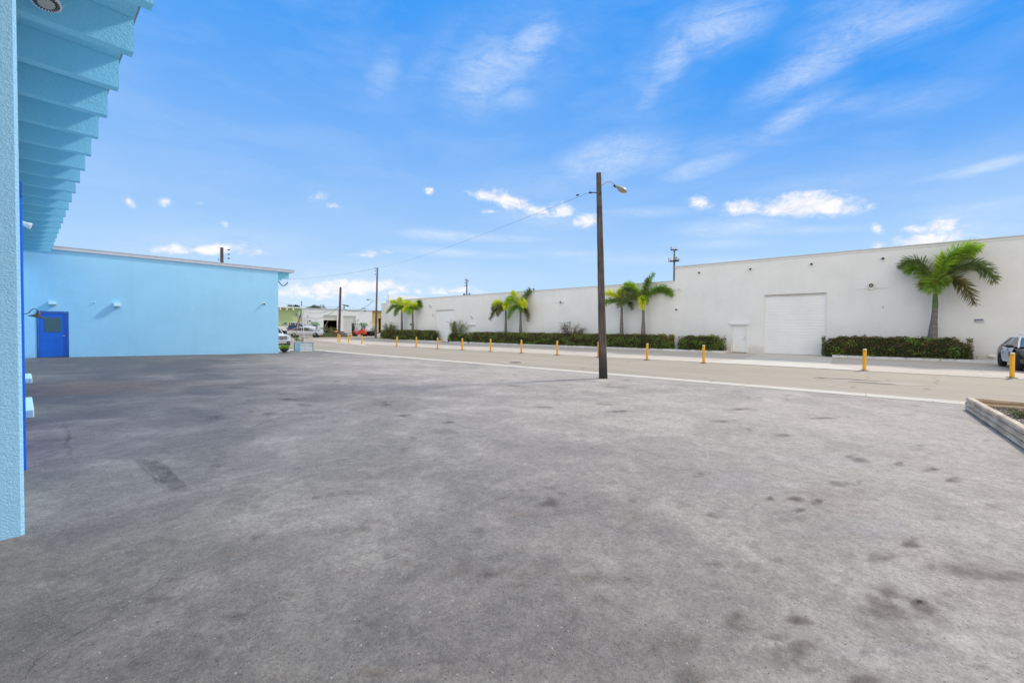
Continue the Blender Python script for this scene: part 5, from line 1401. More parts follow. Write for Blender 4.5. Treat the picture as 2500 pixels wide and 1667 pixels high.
# ------------------------------------------------------------------ vehicles
def paint(name, c, rough=.25): return mat(name, c, rough, 0, spec=.6)
m_pwhite = paint('white_car_paint', (.78, .79, .80)); m_psilver = mat('silver_car_paint', (.50, .51, .53), .3, .45, spec=.6)
m_pblack = paint('black_car_paint', (.02, .022, .025), .2); m_chrome = mat('chrome', (.75, .75, .76), .12, 1.0)
m_head = mat('headlight_lens', (.62, .64, .66), .1, spec=.9); m_tail = mat('tail_light_red', (.45, .02, .015), .2); m_amber = mat('amber_lens', (.95, .22, .04), .2)
m_seat = mat('dark_trim', (.03, .03, .032), .6)
def loft(mb, secs, ring):
    base = len(mb.v); n = None
    for s in secs:
        pts = ring(*s); n = len(pts); mb.v += [tuple(p) for p in pts]
    for i in range(len(secs)-1):
        for j in range(n):
            a = base+i*n+j; b = base+i*n+(j+1) % n; mb.face(a, b, b+n, a+n)
    mb.face(*range(base, base+n)); mb.face(*[base+(len(secs)-1)*n+j for j in range(n)])
def bodyring(x, w, zb, zt):
    h = zt-zb
    half = [(w*.86, zb), (w*.98, zb+h*.14), (w, zb+h*.45), (w*.985, zb+h*.70), (w*.93, zb+h*.92), (w*.80, zt), (w*.35, zt+.018)]
    return [(x, y, z) for y, z in half]+[(x, -y, z) for y, z in half[::-1]]
def wheel(parent, x, y, rad, wd, rim=m_rim):
    s = 1 if y > 0 else -1; Q = Matrix.Rotation(R(-90)*s, 3, 'X')
    mb = MB(); mb.lathe((x, y-s*wd*.5, rad), [(rad*.6, 0), (rad*.94, 0), (rad, wd*.15), (rad, wd*.85), (rad*.94, wd), (rad*.66, wd), (rad*.62, wd*.9)], 24, Q); t_ = mb.build('tyre', m_rubber, parent, local=True, smooth=True)
    mb = MB(); mb.lathe((x, y-s*wd*.5, rad), [(rad*.63, wd*.86), (rad*.58, wd*.90), (rad*.55, wd*.82), (rad*.18, wd*.86), (rad*.15, wd*.95), (.01, wd*.96)], 20, Q)
    mb.build('rim', rim, t_, local=True)
    for k in range(5):
        an = 2*math.pi*k/5; M_ = Matrix.Translation((x, y-s*wd*.5+s*wd*.92, rad)) @ Matrix.Rotation(an, 4, 'Y')
    return t_
def arch(parent, x, y, rad):
    s = 1 if y > 0 else -1; mb = MB(); Q = Matrix.Rotation(R(-90)*s, 3, 'X')
    mb.lathe((x, y, rad), [(rad*1.17, -.12), (rad*1.17, .004), (rad*.5, .006)], 24, Q); mb.build('wheel_arch', m_black, parent, local=True)
def greenhouse(parent, x0b, x1b, x0t, x1t, wb, wt, zb, zt, paint_m, pillars=(0.5,), glassm=None):
    """glass cabin with painted pillars and roof skin"""
    def P(u, v, s): # u along 0..1 rear->front, v 0..1 bottom->top
        xb = x0b+(x1b-x0b)*u; xt = x0t+(x1t-x0t)*u
        return Vector((xb+(xt-xb)*v, s*(wb+(wt-wb)*v), zb+(zt-zb)*v))
    mb = MB(); k = len(mb.v); n = 6
    for v in (0, 1):
        for u in (0, 1):
            for s in (-1, 1): mb.v.append(tuple(P(u, v, s)))
    for q in ((0, 1, 3, 2), (4, 5, 7, 6), (0, 1, 5, 4), (2, 3, 7, 6), (0, 2, 6, 4), (1, 3, 7, 5)): mb.face(*q)
    g = mb.build('cabin_glass', glassm or m_glassdark, parent, local=True)
    for s in (-1, 1):
        for u in (0, 1): 
            mb = MB(); mb.tube([P(u, -.02, s), P(u, .5, s)+Vector((0, s*.012, 0)), P(u, 1, s)], .038, 6); mb.build('pillar', paint_m, parent, local=True)
        for u in pillars:
            mb = MB(); mb.tube([P(u, 0, s)*1.0, P(u, 1, s)], .030, 6); mb.build('pillar', paint_m, parent, local=True)
    mb = MB()
    xs_ = [x0t-.08, x0t+.05, (x0t+x1t)/2, x1t-.05, x1t+.08]
    loft(mb, [(x, wt*(1.0 if 0 < i < 4 else .9), .0 if 0 < i < 4 else .01) for i, x in enumerate(xs_)], lambda x, w, d: [(x, w+.02, zt-.03+d), (x, w-.02, zt+.02-d), (x, w*.5, zt+.05-d*2), (x, -w*.5, zt+.05-d*2), (x, -w+.02, zt+.02-d), (x, -w-.02, zt-.03+d)])
    mb.build('roof', paint_m, parent, local=True, smooth=True)
def lpart(name, m, parent, fn, smooth=False):
    mb = MB(); fn(mb); return mb.build(name, m, parent, local=True, smooth=smooth)
def sedan(loc, rz, lab, pm, L=4.8, W=.91, group=None, plain=True, name='parked_car'):
    o = thing(name, loc, lab, 'car', group, rz); k = L/4.8
    mb = MB(); S = [(-2.42, .60, .48, .78), (-2.34, .80, .36, .92), (-2.05, .88, .28, 1.0), (-1.5, .905, .24, 1.01), (-.6, W, .22, .98), (.6, W, .22, .95), (1.3, .905, .22, .93), (1.9, .88, .24, .86), (2.25, .80, .30, .76), (2.40, .62, .40, .66)]
    loft(mb, [(x*k, w, a, b) for x, w, a, b in S], bodyring); mb.build('body', pm, o, local=True, smooth=True)
    greenhouse(o, -1.85*k, 1.15*k, -1.0*k, .25*k, .80, .60, .97, 1.40, pm, (.48,))
    for x in (-1.38*k, 1.42*k):
        for s in (-1, 1): arch(o, x, s*.885, .33); wheel(o, x, s*.80, .33, .22)
    for s in (-1, 1):
        lpart('headlight', m_head, o, lambda mb: mb.ell((2.24*k, s*.66, .66), (.14, .15, .07), 10, 6), True)
        lpart('taillight', m_tail, o, lambda mb: mb.ell((-2.34*k, s*.66, .84), (.09, .16, .08), 10, 6), True)
        lpart('mirror', pm, o, lambda mb: mb.ell((.75*k, s*.98, 1.0), (.08, .11, .07), 10, 6), True)
    lpart('bumper', m_seat, o, lambda mb: mb.bbox(-2.45*k, -2.30*k, -.7, .7, .30, .46, .03))
    lpart('grille', m_black, o, lambda mb: mb.bbox(2.30*k, 2.42*k, -.42, .42, .42, .60, .03))
    return o
def pickup(loc, rz, lab, pm, group=None):
    o = thing('pickup_truck', loc, lab, 'pickup truck', group, rz)
    mb = MB(); S = [(-.62, .98, .42, 1.20), (0, .99, .40, 1.20), (1.2, .99, .40, 1.22), (1.35, .985, .42, 1.22), (2.2, .97, .46, 1.18), (2.75, .94, .5, 1.10), (2.95, .88, .56, 1.02)]
    loft(mb, S, bodyring); mb.build('body', pm, o, local=True, smooth=True)
    lpart('hood', pm, o, lambda mb: loft(mb, [(1.3, .80, 1.20, 1.29), (2.2, .80, 1.16, 1.26), (2.78, .72, 1.08, 1.14)], lambda x, w, a, b: [(x, w, a), (x, w*.7, b), (x, -w*.7, b), (x, -w, a)]), True)
    greenhouse(o, -.60, 1.45, -.52, .75, .88, .72, 1.19, 1.84, pm, (.45,))
    bed = lpart('bed', pm, o, lambda mb: (mb.bbox(-2.95, -.66, .90, .99, .50, 1.28, .02)))
    lpart('bed_side', pm, bed, lambda mb: mb.bbox(-2.95, -.66, -.99, -.90, .50, 1.28, .02)); lpart('tailgate', pm, bed, lambda mb: mb.bbox(-2.98, -2.90, -.89, .89, .60, 1.26, .02))
    lpart('bed_floor', m_seat, bed, lambda mb: mb.box(-2.9, -.66, -.895, .895, .70, .76)); lpart('bed_rail', m_black, bed, lambda mb: mb.bbox(-2.93, -.68, -1.0, -.89, 1.285, 1.34, .015))
    lpart('headache_rack', m_black, o, lambda mb: mb.bbox(-.74, -.68, -.8, .8, 1.30, 1.80, .02))
    for x in (-1.95, 1.95):
        for s in (-1, 1): arch(o, x, s*.975, .41); wheel(o, x, s*.90, .41, .26)
    g = lpart('grille', m_chrome, o, lambda mb: mb.bbox(2.88, 3.0, -.62, .62, .74, 1.08, .03))
    for i in range(3): lpart('grille_slot', m_black, g, lambda mb: mb.box(2.995, 3.008, -.56, .56, .79+i*.095, .84+i*.095))
    for y in (-.3, 0, .3): lpart('grille_bar', m_chrome, g, lambda mb: mb.box(3.0, 3.02, y-.018, y+.018, .76, 1.06))
    for s in (-1, 1):
        lpart('headlight', m_head, o, lambda mb: mb.bbox(2.80, 2.98, s*.65-.14*(s < 0), s*.65+.14*(s > 0)+.02, .78, 1.04, .03))
        lpart('mirror', m_black, o, lambda mb: mb.bbox(1.05, 1.15, s*1.20-.11, s*1.20+.11, 1.20, 1.48, .03))
        lpart('taillight', m_tail, o, lambda mb: mb.bbox(-3.0, -2.9, s*.93-.05, s*.93+.05, .85, 1.2, .01))
        lpart('fog_light', m_black, o, lambda mb: mb.bbox(3.11, 3.135, s*.62-.13, s*.62+.13, .46, .60, .02))
    lpart('front_bumper', m_chrome, o, lambda mb: mb.bbox(2.86, 3.12, -.98, .98, .44, .70, .05)); lpart('rear_bumper', m_chrome, o, lambda mb: mb.bbox(-3.12, -2.98, -.9, .9, .5, .7, .03))
    lpart('air_dam', m_black, o, lambda mb: mb.bbox(2.7, 3.0, -.85, .85, .26, .44, .03))
    return o
# silver car side-on at the street corner
q = atT(746.5, 815, 60.5); sedan((q.x, q.y, gz(q.x, q.y)+.01), math.atan2(-.58, .82), 'silver car parked side-on behind the flagpole, nose to the right', m_psilver)
q = atT(717, 810, 66); sedan((q.x, q.y, gz(q.x, q.y)+.01), math.atan2(.92, .39), 'dark car mostly hidden behind the left end of the silver car', m_pblack)
q = atT(722, 810, 72)
pk = pickup((q.x, q.y, .78), math.atan2(-.62, .79), 'white pickup truck parked side-on behind the silver car', m_pwhite)
pk.location.z = gz(q.x, q.y)+.02; pk.scale = (1.12, 1.05, 1.05)
q = onZ(695.5, 852, .05)
pickup((13.95, 40.2, .04), R(-90), 'white pickup with a chrome grille facing the camera behind the blue building corner', m_pwhite)

# black-and-white patrol car, nose to the street
def patrol():
    o = thing('police_car', (30.35, -6.06, .012), 'black and white police car cut off by the right picture edge', 'police car', None, R(180))
    mb = MB(); S = [(-2.68, .70, .50, .82), (-2.60, .86, .36, .98), (-2.2, .95, .30, 1.05), (-1.4, .985, .25, 1.06), (-.4, .99, .24, 1.02), (.9, .985, .24, 1.0), (1.5, .97, .24, .99), (2.2, .93, .26, .90), (2.52, .86, .32, .80), (2.66, .70, .42, .70)]
    loft(mb, S, bodyring); mb.build('body', m_pblack, o, local=True, smooth=True)
    greenhouse(o, -1.95, 1.30, -1.05, .45, .86, .66, 1.03, 1.47, m_pwhite, (.46,), None)
    lpart('windscreen', m_windshield, o, lambda mb: mb.poly([(1.32, -.80, 1.05), (1.32, .80, 1.05), (.49, .62, 1.46), (.49, -.62, 1.46)]))
    for s in (-1, 1):
        for (a, b_, nm) in ((-1.12, -.06, 'rear_door'), (-.05, 1.02, 'front_door')):
            mb = MB(); z0 = .30
            prof = [(.97, .30), (.995, .42), (1.004, .62), (.995, .83), (.94, .995)]
            for i in range(len(prof)-1):
                (y0, z0_), (y1, z1_) = prof[i], prof[i+1]
                cut0 = .30*(1-z0_) if nm == 'rear_door' else 0; cut1 = .30*(1-z1_) if nm == 'rear_door' else 0
                mb.poly([(a+cut0, s*(y0+.004), z0_), (b_, s*(y0+.004), z0_), (b_, s*(y1+.004), z1_), (a+cut1, s*(y1+.004), z1_)])
            d = mb.build(nm, m_pwhite, o, local=True)
            lpart('door_handle', m_black, d, lambda mb: mb.bbox(a+.12, a+.30, s*1.0-.012*(s < 0), s*1.0+.024*(s > 0)+.012*(s < 0), .86, .91, .006))
            if nm == 'front_door':
                Mx = Matrix.Translation((.55, s*1.012, .70))
                pts = [(math.cos(math.pi/2+k*math.pi/5)*(.15 if k % 2 == 0 else .075), math.sin(math.pi/2+k*math.pi/5)*(.15 if k % 2 == 0 else .075)) for k in range(10)]
                lpart('door_emblem', m_navy, d, lambda mb: mb.prism(pts, lambda x, y, w: Mx @ Vector((x, w*s, y)), 0, .004))
            else:
                for j, wd in enumerate((.30, .22)): lpart('door_lettering', m_ink, d, lambda mb: mb.box(-.75, -.75+wd, s*1.006-.002, s*1.006+.002, .73-j*.07, .757-j*.07))
        lpart('mirror', m_black, o, lambda mb: mb.ell((.98, s*1.08, 1.06), (.09, .13, .075), 12, 8), True)
        lpart('headlight', m_head, o, lambda mb: mb.bbox(2.48, 2.64, s*.62-.19, s*.62+.19, .62, .76, .04))
        lpart('marker_light', m_amber, o, lambda mb: mb.bbox(2.30, 2.56, s*.80-.08, s*.80+.10, .66, .75, .02))
        lpart('taillight', m_tail, o, lambda mb: mb.bbox(-2.66, -2.50, s*.70-.14, s*.70+.14, .72, .88, .03))
    for x in (-1.45, 1.47):
        for s in (-1, 1): arch(o, x, s*.965, .36); wheel(o, x, s*.885, .345, .23, m_black)
    lpart('bumper', m_seat, o, lambda mb: mb.bbox(2.52, 2.78, -.88, .88, .36, .58, .06)); lpart('grille', m_black, o, lambda mb: mb.bbox(2.58, 2.68, -.40, .40, .60, .76, .02))
    lb = lpart('light_bar', m_head, o, lambda mb: mb.bbox(-.12, .18, -.60, .60, 1.56, 1.63, .025)); lpart('light_bar_foot', m_black, lb, lambda mb: mb.bbox(-.05, .11, -.45, .45, 1.51, 1.56, .01))
    for y in (-.3, .3): lpart('wiper', m_black, o, lambda mb: mb.tube([(1.30, y, 1.07), (.98, y+.3, 1.235)], .009, 5))
patrol()

# ------------------------------------------------------------------ far side of the cross street
YB = 100.0; GB = .36
m_wk = stucco('workshop_white', (.76, .755, .73), .2, 10, .12); m_green = stucco('pale_green_stucco', (.50, .60, .29), .2, 10, .10); m_yell = stucco('yellow_stucco', (.74, .56, .24), .2, 10, .25)
xa, xb, xc = onY(741, 780, YB).x, onY(908.5, 780, YB).x, onY(940, 780, YB).x
zw = onY(741, 752.6, YB).z
ws = thing('white_workshop', ((xa+xb)/2, YB, GB), 'white workshop at the street end with one open and one closed roller door', 'workshop')
def hole(p0, p1, pt, pb=None): a, b_ = onY(p0, 800, YB).x, onY(p1, 800, YB).x; return (a, b_, GB-.1 if pb is None else onY((p0+p1)/2, pb, YB).z, onY((p0+p1)/2, pt, YB).z)
h1 = hole(790, 823.3, 769.5); h2 = hole(837.8, 868.8, 771); h3 = hole(763, 774.5, 794); h4 = hole(884.5, 892.5, 795)
mb = facewall('', xa, xb, 0, zw, [h1, h2, h3, h4], YB, .3, nx=-1, swap=True); mb.poly([(xb, YB, 0), (xb, YB+20, 0), (xb, YB+20, zw), (xb, YB, zw)])
mb.poly([(xa, YB, zw), (xb, YB, zw), (xb, YB+20, zw), (xa, YB+20, zw)]); mb.build('wall', m_wk, ws)
mb = MB(); mb.box(xa, xb, YB-.12, YB-.002, zw-.02, zw+.14); mb.build('coping', m_coping, ws)
m_dark = mat('dark_interior', (.012, .012, .013), .9)
mb = MB(); mb.box(h1[0]-2, h1[1]+2, YB+.32, YB+9, 0, zw-.6)
for f in list(mb.f): pass
mb.f = [f for f in mb.f if f != (0, 1, 5, 4)]; mb.c = mb.c[:len(mb.f)]; mb.mi = mb.mi[:len(mb.f)]
mb.build('interior', m_dark, ws)
m_dooroff = mat('cream_roller_paint', (.66, .64, .58), .5, var=.06)
def roller_y(h, z0, nsl, m):
    D = YB+.2; mb = MB(); hh = (h[3]-z0)/nsl
    for i in range(nsl):
        a = z0+i*hh; mb.poly([(h[0], D, a+.07), (h[1], D, a+.07), (h[1], D, a+hh), (h[0], D, a+hh)]); mb.poly([(h[0], D, a+.07), (h[1], D, a+.07), (h[1], D+.05, a), (h[0], D+.05, a)])
    return mb.build('roller_door', m, ws)
zo = onY(806, 782, YB).z
roller_y(h1, zo, 3, m_dooroff); roller_y(h2, GB, 11, m_dooroff)
mb = MB(); mb.tube([onY(791.5, 800, YB+.6), onY(801, 783, YB+.6)], .07, 6); mb.build('roof_strut', mat('pale_timber', (.45, .35, .24), .7), ws)
m_gdoor = mat('grey_door_paint', (.33, .38, .42), .5); m_awn = mat('green_awning', (.10, .19, .10), .7, var=.2, vscale=5)
for h, (pa, pb_) in ((h3, (760.7, 781)), (h4, (881, 899.3))):
    mb = MB(); mb.bbox(h[0], h[1], YB+.1, YB+.16, GB-.1, h[3], .01); d = mb.build('door', m_gdoor, ws)
    a, b_ = onY(pa, 788, YB-.7).x, onY(pb_, 788, YB-.7).x; zt2 = h[3]+.75; mb = MB()
    mb.prism([(YB, zt2), (YB-1.1, zt2-.65), (YB-1.1, zt2-.75), (YB, zt2-.12)], lambda y, z, x: (x, y, z), a+.2, b_-.2); mb.build('awning', m_awn, ws)
q = onY(749.5, 769.5, YB); mb = MB(); mb.tube([(q.x, YB-.15, GB), (q.x, YB-.15, q.z), (q.x+.3, YB-.25, q.z+.05)], .06, 6); mb.build('meter_mast', m_galv, ws)
for (px, py, w, hh) in ((756, 783.5, .38, .30), (751.8, 797, .22, .22), (757, 797, .22, .22)):
    q = onY(px, py, YB); mb = MB(); mb.bbox(q.x-w/2, q.x+w/2, YB-.2, YB-.002, q.z-hh/2, q.z+hh/2, .03); mb.build('meter_box', m_darkmetal, ws)
q = onY(874.5, 781.5, YB); mb = MB(); mb.bbox(q.x-.22, q.x+.22, YB-.15, YB-.002, q.z-.12, q.z+.12, .03); mb.build('wall_light', m_galv, ws)
q = onY(890, 759.5, YB); mb = MB(); mb.bbox(q.x-.16, q.x+.16, YB-.3, YB-.125, q.z-.12, q.z+.12, .03); mb.build('roof_light', m_darkmetal, ws)
# green unit
gb = thing('green_building', (onY(690, 780, YB).x, YB, GB), 'pale green building with white eave blocks left of the white workshop', 'building')
xg = onY(660, 780, YB).x; zg = onY(700, 752, YB).z
mb = facewall('', xg-12, xa-.05, 0, zg, [], YB, .2, nx=-1, swap=True); mb.build('wall', m_green, gb)
mb = MB(); mb.box(xg-12, xa-.3, YB-1.0, YB+15, zg, zg+.28); mb.build('roof_slab', m_wk, gb)
for px in (684.5, 700.5, 716.5):
    q = onY(px, 752, YB-.9); mb = MB(); mb.bbox(q.x-.13, q.x+.13, YB-.98, YB-.003, zg-.55, zg-.003, .02); mb.build('eave_block', m_wk, gb)
mb = MB(); mb.box(xa-.30, xa-.06, YB-.12, YB-.003, 0, zg-.003); mb.build('downpipe', mat('cream_trim', (.62, .60, .42), .6), gb)
q = onY(722.5, 768.5, YB)
mb = MB(); mb.lathe((q.x, YB-.35, q.z), [(.42, 0), (.42, .05), (.36, .06), (.36, .02), (.02, .02)], 18, Matrix.Rotation(R(90), 3, 'X')); mb.build('wall_fan', m_lampgrey, gb)
mb = MB(); mb.tube([(q.x, YB-.37, q.z-.3), (q.x, YB-.37, q.z+.3)], .05, 6); mb.build('fan_guard', m_darkmetal, gb)
a, b_ = onY(690, 790, YB), onY(701, 790, YB); mb = MB(); mb.bbox(a.x, b_.x, YB-.06, YB-.002, onY(695, 792.5, YB).z, onY(695, 787.5, YB).z, .02); w_ = mb.build('louvre_window', m_galv, gb)
for i in range(4): mb = MB(); zz = onY(695, 792, YB).z+.08+i*.1; mb.box(a.x+.35, b_.x-.05, YB-.085, YB-.062, zz, zz+.05); mb.build('louvre', m_darkmetal, w_)
# yellow unit, a little proud
yb_ = thing('yellow_building', ((xb+xc)/2, YB, GB), 'narrow yellow building with a dark doorway between workshop and white warehouse', 'building')
zy = onY(918, 760.5, YB+2).z; hy = (onY(924, 800, YB+2).x, onY(930.6, 800, YB+2).x, GB-.1, onY(927, 777, YB+2).z)
mb = facewall('', xb, xc+8, 0, zy, [hy], YB+2, .30, nx=-1, swap=True); mb.build('wall', m_yell, yb_)
mb = MB(); mb.box(xb+.004, xc+8, YB+.9, YB+20, zy+.002, zy+.22); mb.build('roof_slab', mat('brown_fascia', (.16, .10, .06), .7), yb_)
mb = MB(); mb.box(hy[0]-.2, hy[1]+.2, YB+2.31, YB+2.4, 0, hy[3]+.3); mb.build('doorway', m_dark, yb_)
mb = MB(); a = onY(909.5, 800, YB+2).x; b_ = onY(917, 800, YB+2).x; mb.bbox(a, b_, YB+1.9, YB+1.996, GB-.2, onY(913, 795, YB+2).z, .02); mb.build('painted_panel', mat('grey_blue_panel', (.30, .38, .38), .6), yb_)

# small flag on the workshop
m_cloth = mat('flag_cloth', (1, 1, 1), .8, attr=True, trans=.25)
def flag(o, top, hoist, fly, side, drop, seed, local=False):
    """limp flag: hangs from its hoist edge, folds running down"""
    mb = MB(); nu, nv = 40, 26; r = random.Random(seed); grid = []
    for i in range(nu+1):
        u = i/nu
        for j in range(nv+1):
            v = j/nv
            wob = .05*math.sin(v*15+u*4)*min(1, u*3); lat = side*(u**.8)*(.30+.10*v)
            p = Vector(top)+RT*(-lat+wob*.25)+FWD*(wob+.03*math.sin(u*9))+Vector((0, 0, -v*hoist-(u**1.05)*drop))
            grid.append(p)
    mb.v = [tuple(p) for p in grid]
    for i in range(nu):
        for j in range(nv):
            u, v = (i+.5)/nu, (j+.5)/nv
            if u < .40 and v < 7/13:
                c = (.025, .035, .13)
                if (int(u*27.5) % 2 == 0) and (int(v*17) % 2 == 0): c = (.55, .56, .60)
            else: c = (.55, .025, .04) if int(v*13) % 2 == 0 else (.74, .72, .72)
            mb.cur = c; a = i*(nv+1)+j; mb.face(a, a+1, a+nv+2, a+nv+1)
    return mb.build('flag', m_cloth, o, smooth=True, fix=False)
q = onY(906, 783, YB-.5)
wf = thing('wall_flag', (q.x, YB, q.z), 'small faded striped flag on a short staff at the right end of the workshop', 'flag')
mb = MB(); mb.tube([(q.x+.3, YB-.01, q.z-.3), (q.x+.05, YB-.7, q.z+.1)], .03, 6); mb.build('staff', m_galv, wf)
f = flag(wf, (q.x, YB-.68, q.z+.05), .5, .8, .9, 1.05, 3)

# ------------------------------------------------------------------ corner planter with flagpole
cz = gz(13.6, 32.3)
c0 = onZ(731, 859.3, .035); PX, PY = c0.x, c0.y
SX, SY = .98, .86
m_corr = mat('corrugated_steel', (.62, .66, .67), .45, .15, var=.15)
m_post = mat('light_blue_post', (.26, .50, .60), .6)
pb = thing('corrugated_planter', (PX+SX/2, PY+SY/2, .035), 'square planter of corrugated steel with a light blue corner post and flagpole', 'planter')
ht = .70
def corr(fn, L):
    mb = MB(); n = 49
    for i in range(n):
        z = .035+ht*i/(n-1); d = .040*abs(math.sin(i/(n-1)*math.pi*7))-.02; mb.v += [fn(0, z, d), fn(L, z, d)]
    for i in range(n-1): mb.face(2*i, 2*i+1, 2*i+3, 2*i+2)
    return mb.build('side_panel', m_corr, pb, smooth=False)
corr(lambda s, z, d: (PX+s, PY-d, z), SX); corr(lambda s, z, d: (PX-d, PY+s, z), SY); corr(lambda s, z, d: (PX+s, PY+SY+d, z), SX); corr(lambda s, z, d: (PX+SX+d, PY+s, z), SY)
for (x, y, mm) in ((PX, PY, m_post), (PX+SX, PY, m_galv), (PX, PY+SY, m_darkmetal), (PX+SX, PY+SY, m_galv)):
    mb = MB(); w = .055 if mm is m_post else .03; mb.bbox(x-w, x+w, y-w, y+w, .02, ht+.05, .01); mb.build('corner_post', mm, pb)
mb = MB(); mb.box(PX+.03, PX+SX-.03, PY+.03, PY+SY-.03, .1, ht-.03); mb.build('soil', m_soil, pb)
for (a, b_) in (((PX, PY-.02), (PX+SX, PY-.02)), ((PX-.02, PY), (PX-.02, PY+SY))):
    mb = MB(); mb.tube([(a[0], a[1], ht+.035), (b_[0], b_[1], ht+.035)], .022, 6); mb.build('rim', m_galv, pb)
fp = Vector((PX+.52, PY+.35, ht-.03)); tfp = (fp-CAM).dot(CR.to_3x3() @ Vector((0, 0, -1))); ftop = atT(736.2, 738, tfp)
fr = thing('flagpole', tuple(fp), 'thin white flagpole with a limp striped flag standing in the corrugated planter', 'flagpole')
mb = MB(); mb.tube([fp, ftop], [.022, .016], 8); mb.build('pole', m_whitepaint, fr, smooth=True)
mb = MB(); mb.lathe(ftop, [(.02, -.22), (.055, -.20), (.055, -.15), (.015, -.13), (.015, -.05), (.06, -.03), (.06, .02), (.02, .05)], 10); mb.build('finial', m_darkmetal, fr)
flag(fr, tuple(atT(735.8, 757, tfp)), .62, 1.0, 1.0, 1.05, 4)
bush((PX+.25, PY+.45, ht-.05), 'spindly young tree leaning left in the corrugated planter', 61, .4, .75, 3, 5, .09, [(.14, .20, .05), (.20, .27, .07), (.10, .15, .04)], 'young_tree', 'young tree', curl=.45, th=.014, lean=(-.05, .16))
# bowl of greenery at the building corner
q = Vector((11.83, 30.75, 0)); bz = gz(q.x, q.y)
bw = thing('bowl_planter', (q.x, q.y, bz), 'dark bowl planter full of bright green shoots at the blue building corner', 'planter')
mb = MB(); mb.lathe((q.x, q.y, bz), [(.17, 0), (.18, .03), (.12, .08), (.24, .16), (.30, .25), (.31, .28), (.28, .28), (.25, .23), (.05, .22)], 22); mb.build('bowl', mat('dark_bowl', (.05, .05, .06), .5, var=.3), bw, smooth=True)
g = grass_tuft((q.x, q.y, bz+.22), 420, .42, None, 71, [(.25, .42, .05), (.35, .50, .08), (.16, .30, .04)], .26, 'greenery'); g.parent = bw; g.location = Vector((0, 0, .22)); del g['category']
# gravel and litter between lot and verge
gr = MB(); rg = random.Random(9)
for i in range(1800):
    X_ = rg.uniform(11.2, 14.9); Y_ = rg.uniform(30.8, 33.5)
    leafq(gr, Vector((X_, Y_, gz(X_, Y_)+.012)), Vector((rg.uniform(-1, 1), rg.uniform(-1, 1), .2)), Vector((0, 0, 1)), rg.uniform(.03, .08), .04, rg.choice([(.30, .22, .15), (.5, .44, .36), (.18, .13, .09), (.22, .26, .10)]))
tag(gr.build('gravel', m_leaf, fix=False, origin=(13, 32, 0)), 'loose gravel and dry leaves round the corrugated planter', 'gravel', kind='stuff')

# ------------------------------------------------------------------ clutter in front of the workshop
q = atT(808, 822, 66); bush((q.x, q.y, .3), 'mixed green and reddish bush in front of the open workshop door', 81, 1.0, 1.9, 16, 9, .14, [(.10, .17, .04), (.16, .24, .05), (.22, .12, .06), (.25, .20, .08), (.07, .11, .03)], curl=.6)
gs = MB(); rg = random.Random(19)
for i in range(5000):
    P_ = atT(rg.uniform(783, 829), 820, rg.uniform(61.5, 67)); d = Vector((rg.uniform(-.5, .5), rg.uniform(-.5, .5), 1)); leafq(gs, Vector((P_.x, P_.y, gz(P_.x, P_.y))), d, rv(rg), rg.uniform(.12, .32), .03, rg.choice([(.12, .20, .04), (.18, .26, .06), (.08, .13, .03), (.25, .24, .10)]))
tag(gs.build('grass', m_leaf, fix=False, origin=atT(805, 820, 64)), 'strip of weedy green grass at the foot of the bush by the workshop', 'grass', kind='stuff')
# stacked dark beams beside the leaning pole
m_beamw = mat('dark_beam_wood', (.06, .045, .035), .8, var=.3); m_beaml = mat('grey_beam_wood', (.34, .33, .32), .7, var=.2)
for i, (pa, pb_, py, dk, lab) in enumerate(((831, 839.5, 810.2, 1, 'topmost short dark beam on the stack beside the leaning pole'), (830, 844, 812.6, 0, 'second beam from the top of the stack, pale grey'), (831, 844.5, 814.8, 1, 'third beam from the top of the stack, dark'),
        (830, 848, 816.8, 0, 'fourth beam from the top of the stack, pale grey'), (829, 856, 819.0, 1, 'long dark beam near the bottom of the stack'), (828, 855, 821.6, 1, 'lowest long dark beam of the stack on the ground'))):
    a, b_ = atT(pa, py, 65), atT(pb_, py, 65); d = (b_-a); L = d.length; M_ = Matrix.Translation(a) @ d.to_track_quat('X', 'Z').to_matrix().to_4x4()
    mb = MB(); mb.bbox(0, L, -.35, .35, -.065, .065, .015, M_); tag(mb.build('beam', m_beamw if dk else m_beaml, origin=a), lab, 'beam', 'beams stacked beside the leaning pole')
# orange covered thing on a trestle, red tray, boxes
q = atT(820, 810, 66); r = thing('work_trestle', (q.x, q.y, .32), 'small trestle with an orange cover left of the leaning pole', 'trestle')
mb = MB(); mb.ell((q.x, q.y, q.z), (.45, .35, .16), 12, 8); mb.build('cover', mat('orange_tarp', (.75, .25, .08), .7, var=.3, vscale=8), r)
for (dx, dy) in ((-.35, -.2), (.35, -.2), (-.35, .2), (.35, .2)): mb = MB(); mb.tube([(q.x+dx*1.2, q.y+dy, gz(q.x, q.y)), (q.x+dx, q.y+dy, q.z)], .03, 6); mb.build('leg', m_darkmetal, r)
q = atT(785.5, 818, 64); mb = MB(); mb.bbox(q.x-.45, q.x+.45, q.y-.3, q.y+.3, gz(q.x, q.y), gz(q.x, q.y)+.2, .05); tag(mb.build('tray', mat('red_tray', (.50, .07, .03), .5), origin=q), 'low red tray on the ground just right of the silver car', 'tray')
q = atT(785, 812, 69); r = thing('crate', (q.x, q.y, .35), 'pale pinkish crate of rubble behind the red tray', 'crate'); mb = MB(); mb.bbox(q.x-.5, q.x+.4, q.y-.4, q.y+.4, .35, .95, .03); mb.build('box', mat('pale_crate', (.48, .36, .30), .8, var=.3, vscale=4), r)
for k in range(3): mb = MB(); mb.box(q.x-.52, q.x+.42, q.y-.43, q.y-.402, .45+k*.17, .52+k*.17); mb.build('slat', m_beaml, r)
